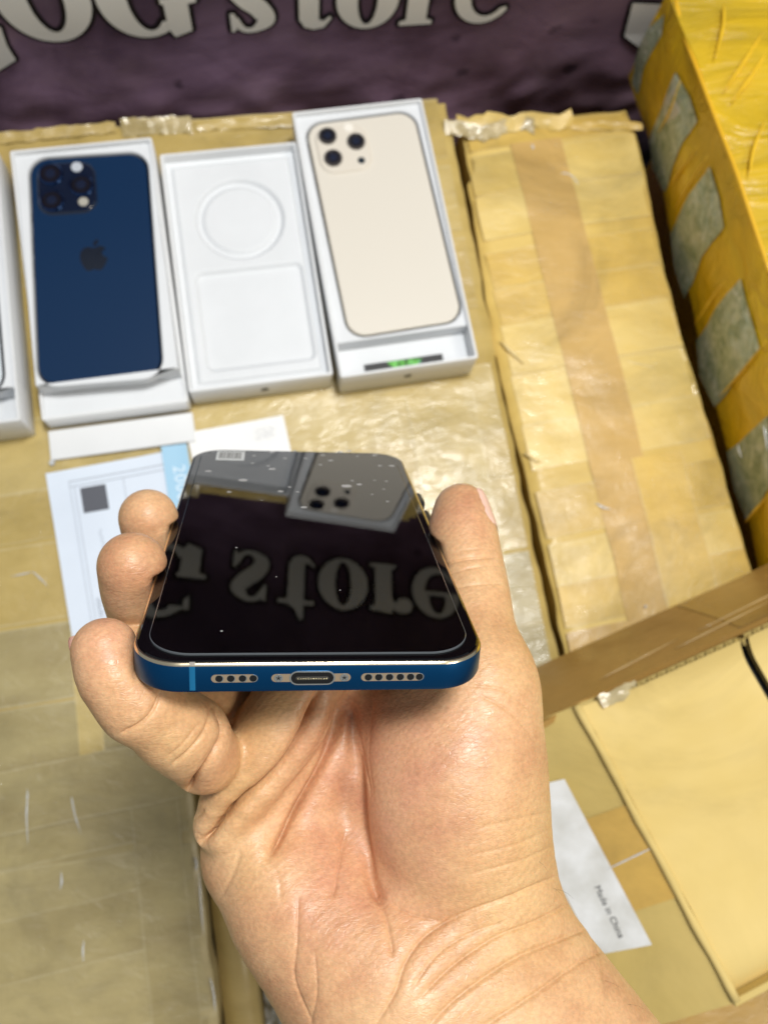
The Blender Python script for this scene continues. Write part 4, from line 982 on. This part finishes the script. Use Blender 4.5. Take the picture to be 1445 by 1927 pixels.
    # press the phone into the flesh
    x = X[:, None, None] - TP[0]; y = Y[None, :, None] - TP[1]; z = Z[None, None, :] - TP[2]
    lx = x * RP[0, 0] + y * RP[1, 0] + z * RP[2, 0]; ly = x * RP[0, 1] + y * RP[1, 1] + z * RP[2, 1]; lz = x * RP[0, 2] + y * RP[1, 2] + z * RP[2, 2]
    r = 11.5
    qx = np.abs(lx) - (PW / 2 + .15 - r); qy = np.abs(ly - PL / 2) - (PL / 2 + .15 - r)
    d2 = np.sqrt(np.maximum(qx, 0) ** 2 + np.maximum(qy, 0) ** 2) + np.minimum(np.maximum(qx, qy), 0) - r
    dz = np.abs(lz + PT / 2) - (PT / 2 + .25)
    db = np.minimum(np.maximum(d2, dz), 0) + np.sqrt(np.maximum(d2, 0) ** 2 + np.maximum(dz, 0) ** 2)
    del lx, ly, lz, qx, qy
    nb = -db; h = np.maximum(1.5 - np.abs(hand - nb), 0) / 1.5
    hand = np.maximum(hand, nb) + h * h * 1.5 * .25
    g = openvdb.FloatGrid(BIG); g.copyFromArray(np.clip(hand, -6, 6).astype(np.float32)); 
    pts, quads = g.convertToQuads(isovalue=0.0)[:2]
    return pts.astype(np.float64) * VX + lo, quads
CREASES = [  # (polyline px, depth mm, half width px)
    ([(226, 1382), (262, 1364), (288, 1338), (303, 1300)], .95, 5.5), ([(322, 1442), (356, 1414), (388, 1372), (402, 1322)], .75, 6), ([(312, 1428), (345, 1400), (374, 1362)], .35, 5),
    ([(338, 1502), (380, 1460), (414, 1408), (427, 1368), (408, 1318)], 3.2, 7), ([(366, 1598), (400, 1562), (450, 1517), (505, 1478), (548, 1432), (580, 1370), (602, 1300)], 7.0, 10),
    ([(340, 1552), (366, 1538), (384, 1524)], .7, 5), ([(505, 1612), (548, 1540), (592, 1468), (630, 1395), (668, 1300)], 4.6, 13), ([(560, 1335), (575, 1375), (573, 1400)], .4, 5),
    ([(668, 1296), (664, 1400), (670, 1490), (678, 1575), (698, 1655), (722, 1700)], 3.0, 17), ([(664, 1330), (676, 1420), (694, 1500)], .5, 6), ([(650, 1565), (636, 1640), (626, 1690)], .7, 6),
    ([(698, 1655), (722, 1712), (735, 1770), (738, 1800)], .7, 6), ([(722, 1690), (770, 1720), (830, 1735)], .4, 5),
    ([(700, 1940), (742, 1872), (762, 1815), (800, 1762), (870, 1722), (960, 1690), (1070, 1640)], 1.0, 7), ([(790, 1880), (850, 1820), (930, 1766), (1010, 1735), (1090, 1690)], .8, 7),
    ([(800, 1940), (860, 1880), (960, 1810), (1040, 1775), (1130, 1735)], 1.0, 9), ([(900, 1940), (1010, 1870), (1110, 1800), (1170, 1780)], .8, 9), ([(770, 1870), (820, 1800), (880, 1760), (950, 1735)], .4, 5),
    ([(562, 1690), (558, 1780), (554, 1845), (588, 1930)], .5, 5), ([(592, 1790), (596, 1870), (582, 1930)], .35, 5), ([(415, 1690), (440, 1640), (452, 1600)], .4, 9),
    ([(828, 1072), (845, 1060), (880, 1051), (935, 1048)], .75, 4.5), ([(835, 1084), (880, 1070), (930, 1063)], .3, 4), ([(855, 1106), (900, 1100), (950, 1098)], .3, 4), ([(840, 1040), (890, 1034), (915, 1032)], .2, 4),
    ([(905, 1310), (960, 1340), (1005, 1390)], .3, 5), ([(880, 1290), (950, 1300), (1000, 1340)], .3, 5), ([(900, 1560), (960, 1545), (1030, 1530)], .25, 5), ([(890, 1610), (970, 1590), (1040, 1560)], .25, 5), ([(870, 1650), (980, 1620), (1045, 1590)], .3, 5),
    ([(945, 1060), (952, 1085), (960, 1110)], .3, 4), ([(700, 1320), (690, 1420), (700, 1500)], .25, 6), ([(480, 1600), (520, 1640), (530, 1700)], .2, 8)]
def displace(P, N):
    d = -P[:, 2]; U = P[:, 0] / d * FPX + 722.5; Vv = 963.5 - P[:, 1] / d * FPX
    view = -P / np.linalg.norm(P, axis=1)[:, None]; face = np.clip((N * view).sum(1) * 3, 0, 1)
    disp = np.zeros(len(P))
    for poly, D, wd in CREASES:
        pl = np.array(catmull(poly, 4)); best = np.full(len(P), 1e9); tt = np.zeros(len(P))
        m = (U > pl[:, 0].min() - 5 * wd) & (U < pl[:, 0].max() + 5 * wd) & (Vv > pl[:, 1].min() - 5 * wd) & (Vv < pl[:, 1].max() + 5 * wd)
        u = U[m]; v = Vv[m]; b = np.full(len(u), 1e9); t_ = np.zeros(len(u))
        for i in range(len(pl) - 1):
            a = pl[i]; c = pl[i + 1] - a; q = np.clip(((u - a[0]) * c[0] + (v - a[1]) * c[1]) / (c @ c), 0, 1)
            dd = np.hypot(u - a[0] - q * c[0], v - a[1] - q * c[1]); k = dd < b; b[k] = dd[k]; t_[k] = (i + q[k]) / (len(pl) - 1)
        tap = np.clip(np.minimum(t_, 1 - t_) * 7 + .25, 0, 1)
        disp[m] += tap * D * (-.62 * np.exp(-(b / (.5 * wd)) ** 2) - .4 * np.exp(-(b / (1.7 * wd)) ** 2))
    return disp * face
pts, quads = hand_mesh()
me = bpy.data.meshes.new('hand'); me.vertices.add(len(pts)); W3 = c2w(pts) * MM
me.vertices.foreach_set('co', W3.astype(np.float32).ravel()); me.loops.add(len(quads) * 4); me.polygons.add(len(quads))
me.loops.foreach_set('vertex_index', quads.astype(np.int32).ravel()[:]); me.polygons.foreach_set('loop_start', np.arange(0, len(quads) * 4, 4, dtype=np.int32)); me.update(calc_edges=True); me.validate()
bm = bmesh.new(); bm.from_mesh(me)
for _ in range(3): bmesh.ops.smooth_vert(bm, verts=bm.verts, factor=.5, use_axis_x=True, use_axis_y=True, use_axis_z=True)
bmesh.ops.recalc_face_normals(bm, faces=bm.faces)
# subdivide only the part seen from the front
bm.to_mesh(me); bm.free()
tmpo = bpy.data.objects.new('tmp', me); C.collection.objects.link(tmpo)
md = tmpo.modifiers.new('s', 'SUBSURF'); md.levels = 1; md.render_levels = 1
dg = bpy.context.evaluated_depsgraph_get(); dg.update(); me2 = bpy.data.meshes.new_from_object(tmpo.evaluated_get(dg)); bpy.data.objects.remove(tmpo)
n = len(me2.vertices); co = np.empty(n * 3, np.float32); me2.vertices.foreach_get('co', co); co = co.reshape(-1, 3).astype(np.float64)
no = np.empty(n * 3, np.float32); me2.vertex_normals.foreach_get('vector', no); no = no.reshape(-1, 3).astype(np.float64)
Pc = (co / MM - np.array([0, 0, CAM_Z])) @ RT.T; Nc = no @ RT.T
if (Nc * -Pc).sum(1)[Pc[:, 2] > np.percentile(Pc[:, 2], 99)].mean() < 0: print('normals flipped')
ds = displace(Pc, Nc); co = co + no * ds[:, None] * MM
me2.vertices.foreach_set('co', co.astype(np.float32).ravel()); me2.update()
me2.polygons.foreach_set('use_smooth', [True] * len(me2.polygons))
# skin redness as a vertex attribute: where the flesh is pressed or thin (finger tips, thenar), a property of the skin itself
U_ = Pc[:, 0] / -Pc[:, 2] * FPX + 722.5; V_ = 963.5 + Pc[:, 1] / Pc[:, 2] * FPX
red = np.zeros(n)
for (u, v, d, r, a) in ((195, 1200, 200, 11, 1.0), (250, 1075, 230, 11, .8), (280, 985, 262, 11, .45), (720, 1420, 225, 24, .85), (390, 1430, 215, 9, .6), (760, 1600, 225, 22, .5), (560, 1660, 222, 16, .5), (850, 980, 262, 10, .6), (900, 1330, 230, 14, .35), (690, 1800, 218, 22, .3)):
    q = at_d(u, v, d); red += a * np.exp(-((Pc - q) ** 2).sum(1) / (r * r))
yel = np.zeros(n)
for (u, v, d, r, a) in ((440, 1470, 220, 12, .9), (470, 1640, 218, 9, .8), (500, 1340, 225, 10, .7), (950, 1250, 235, 18, .6), (1000, 1560, 225, 20, .6), (950, 1750, 215, 24, .5), (330, 1400, 200, 8, .5)):
    q = at_d(u, v, d); yel += a * np.exp(-((Pc - q) ** 2).sum(1) / (r * r))
at_r = me2.attributes.new('redness', 'FLOAT', 'POINT'); at_r.data.foreach_set('value', np.clip(red, 0, 1).astype(np.float32))
at_y_ = me2.attributes.new('yellowness', 'FLOAT', 'POINT'); at_y_.data.foreach_set('value', np.clip(yel, 0, 1).astype(np.float32))
def skin():
    t = NT('skin'); v = t.coord()
    ra = t.n('ShaderNodeAttribute'); ra.attribute_name = 'redness'; ya = t.n('ShaderNodeAttribute'); ya.attribute_name = 'yellowness'
    base = t.ramp(t.noise(v, 48, 5, .65), [(.30, (.50, .25, .125)), (.5, (.63, .365, .185)), (.70, (.70, .45, .24))])
    base = t.mix(t.math('MULTIPLY', ya.outputs['Fac'], .6), base, (.62, .40, .16))
    rn = t.math('MULTIPLY', ra.outputs['Fac'], t.ramp(t.noise(v, 120, 3), [(.3, G3(.45)), (.7, G3(1))]))
    base = t.mix(t.math('MULTIPLY', rn, .52), base, (.60, .25, .185))
    sp_ = t.ramp(t.noise(v, 900, 2), [(.35, G3(.9)), (.65, G3(1.06))]); base = t.mix(1.0, base, sp_, 'MULTIPLY')
    t.col(base); t.m.cycles.use_transparent_shadow = False
    # friction ridges: fine wavy parallel lines, plus soft skin creasing
    w1 = t.n('ShaderNodeTexWave'); w1.wave_type = 'BANDS'; w1.inputs['Scale'].default_value = 190; w1.inputs['Distortion'].default_value = 9; w1.inputs['Detail'].default_value = 1.5; w1.inputs['Detail Scale'].default_value = .12
    t.l(t.coord(rot=(0.3, 0.2, .95)), w1.inputs['Vector'])
    vo = t.n('ShaderNodeTexVoronoi'); vo.feature = 'DISTANCE_TO_EDGE'; vo.inputs['Scale'].default_value = 1.0; t.l(t.coord(scale=(420, 1000, 600), rot=(0, 0, -.75)), vo.inputs['Vector'])
    b0 = t.bump(w1.outputs['Fac'], .00008, .28)
    b1 = t.bump(t.ramp(vo.outputs['Distance'], [(0, G3(0)), (.12, G3(1))]), .0001, .32, b0)
    b2 = t.bump(t.noise(t.coord(scale=(130, 380, 200), rot=(0, 0, -.7)), 1, 5, .65, .8), .0007, .38, b1)
    t.nrm(b2)
    t.l(t.ramp(t.noise(v, 260, 3), [(.3, G3(.32)), (.7, G3(.5))]), t.b.inputs['Roughness'])
    t.set(Subsurface_Weight=.22, Subsurface_Radius=(1.0, .35, .18), Subsurface_Scale=.0035, Specular_IOR_Level=.42, Coat_Weight=.06, Coat_Roughness=.3)
    return t.m
me2.name = 'hand'; me2.materials.clear(); me2.materials.append(skin())
hand = bpy.data.objects.new('hand', me2); C.collection.objects.link(hand)
tag(hand, 'bare right hand and wrist, palm up, gripping the blue phone', 'hand')
# nails
def nail(A, B, r, a0, a1, l0, l1, name, col, bulge=.35):
    A = at_d(*A); B = at_d(*B); ax = B - A; L = np.linalg.norm(ax); ax /= L
    v0 = -(A + B) / 2; v0 -= ax * (v0 @ ax); v0 /= np.linalg.norm(v0); v1 = np.cross(ax, v0); 
    if v1[0] < 0: v1 = -v1
    V = []; F = []; nu, nv = 14, 16
    for j in range(nv + 1):
        s = j / nv; l = l0 + (l1 - l0) * s; e = 1 - abs(2 * s - 1) ** 3
        for i in range(nu + 1):
            q = i / nu; a = math.radians((a0 + a1) / 2 + (a1 - a0) / 2 * (2 * q - 1) * (.72 + .28 * e ** .5)); rr = r(l) + bulge - .5 * abs(2 * q - 1) ** 4 - .35 * abs(2 * s - 1) ** 6
            V.append(c2w(A + ax * l + (v0 * math.cos(a) + v1 * math.sin(a)) * rr))
    n1 = len(V)
    for j in range(nv):
        for i in range(nu): q = j * (nu + 1) + i; F.append((q, q + 1, q + nu + 2, q + nu + 1))
    o = obj(name, V, F, col, None, True); return child(o, hand)
NL = plain('nail', (.78, .50, .41), .22, spec=.6, Subsurface_Weight=.15, Subsurface_Scale=.002)
nail((218, 1275, 201), (198, 1226, 201), lambda l: 8.6 - .07 * l, -175, -112, 1.0, 12.5, 'finger_nail', NL, .25)
nail((870, 1005, 266), (868, 962, 270), lambda l: 10.6 - .25 * l, 38, 125, .6, 13.4, 'thumb_nail', NL, .6)
# fine arm hairs along the right side of the wrist
V = []; F = []; rnd = random.Random(4)
kd = [(1000 + i * 3.1, 1560 + i * 3.9 * 1.0) for i in range(75)]
from mathutils.bvhtree import BVHTree
dgv = bpy.context.evaluated_depsgraph_get(); bv = BVHTree.FromObject(hand, dgv)
cw = Vector((0, 0, CAM_Z * MM))
for i in range(60):
    u = rnd.uniform(1000, 1260); v = rnd.uniform(1560, 1930)
    dr = Vector(ray(u, v)).normalized(); hit = bv.ray_cast(cw, dr)
    if hit[0] is None: continue
    if hit[1].dot(-dr) > .5 and rnd.random() > .05: continue
    p = hit[0] / MM; nr = hit[1]; dirv = (nr * .8 + Vector(RT.T @ np.array([.5, -.5, .0])) * .9 + Vector((rnd.uniform(-.3, .3),) * 3)).normalized()
    L = rnd.uniform(2, 5); pp = [p + dirv * L * k / 4 + Vector(RT.T @ np.array([0, -1, 0])) * (.1 * k * k) for k in range(5)]
    v_, f_ = tube(pp, [.03, .028, .025, .02, .01], 3); F += [tuple(q + len(V) for q in ff) for ff in f_]; V += v_
if V: tag(child(obj('arm_hair', V, F, plain('dark_hair', (.05, .03, .02), .5), None), hand), kind='stuff')
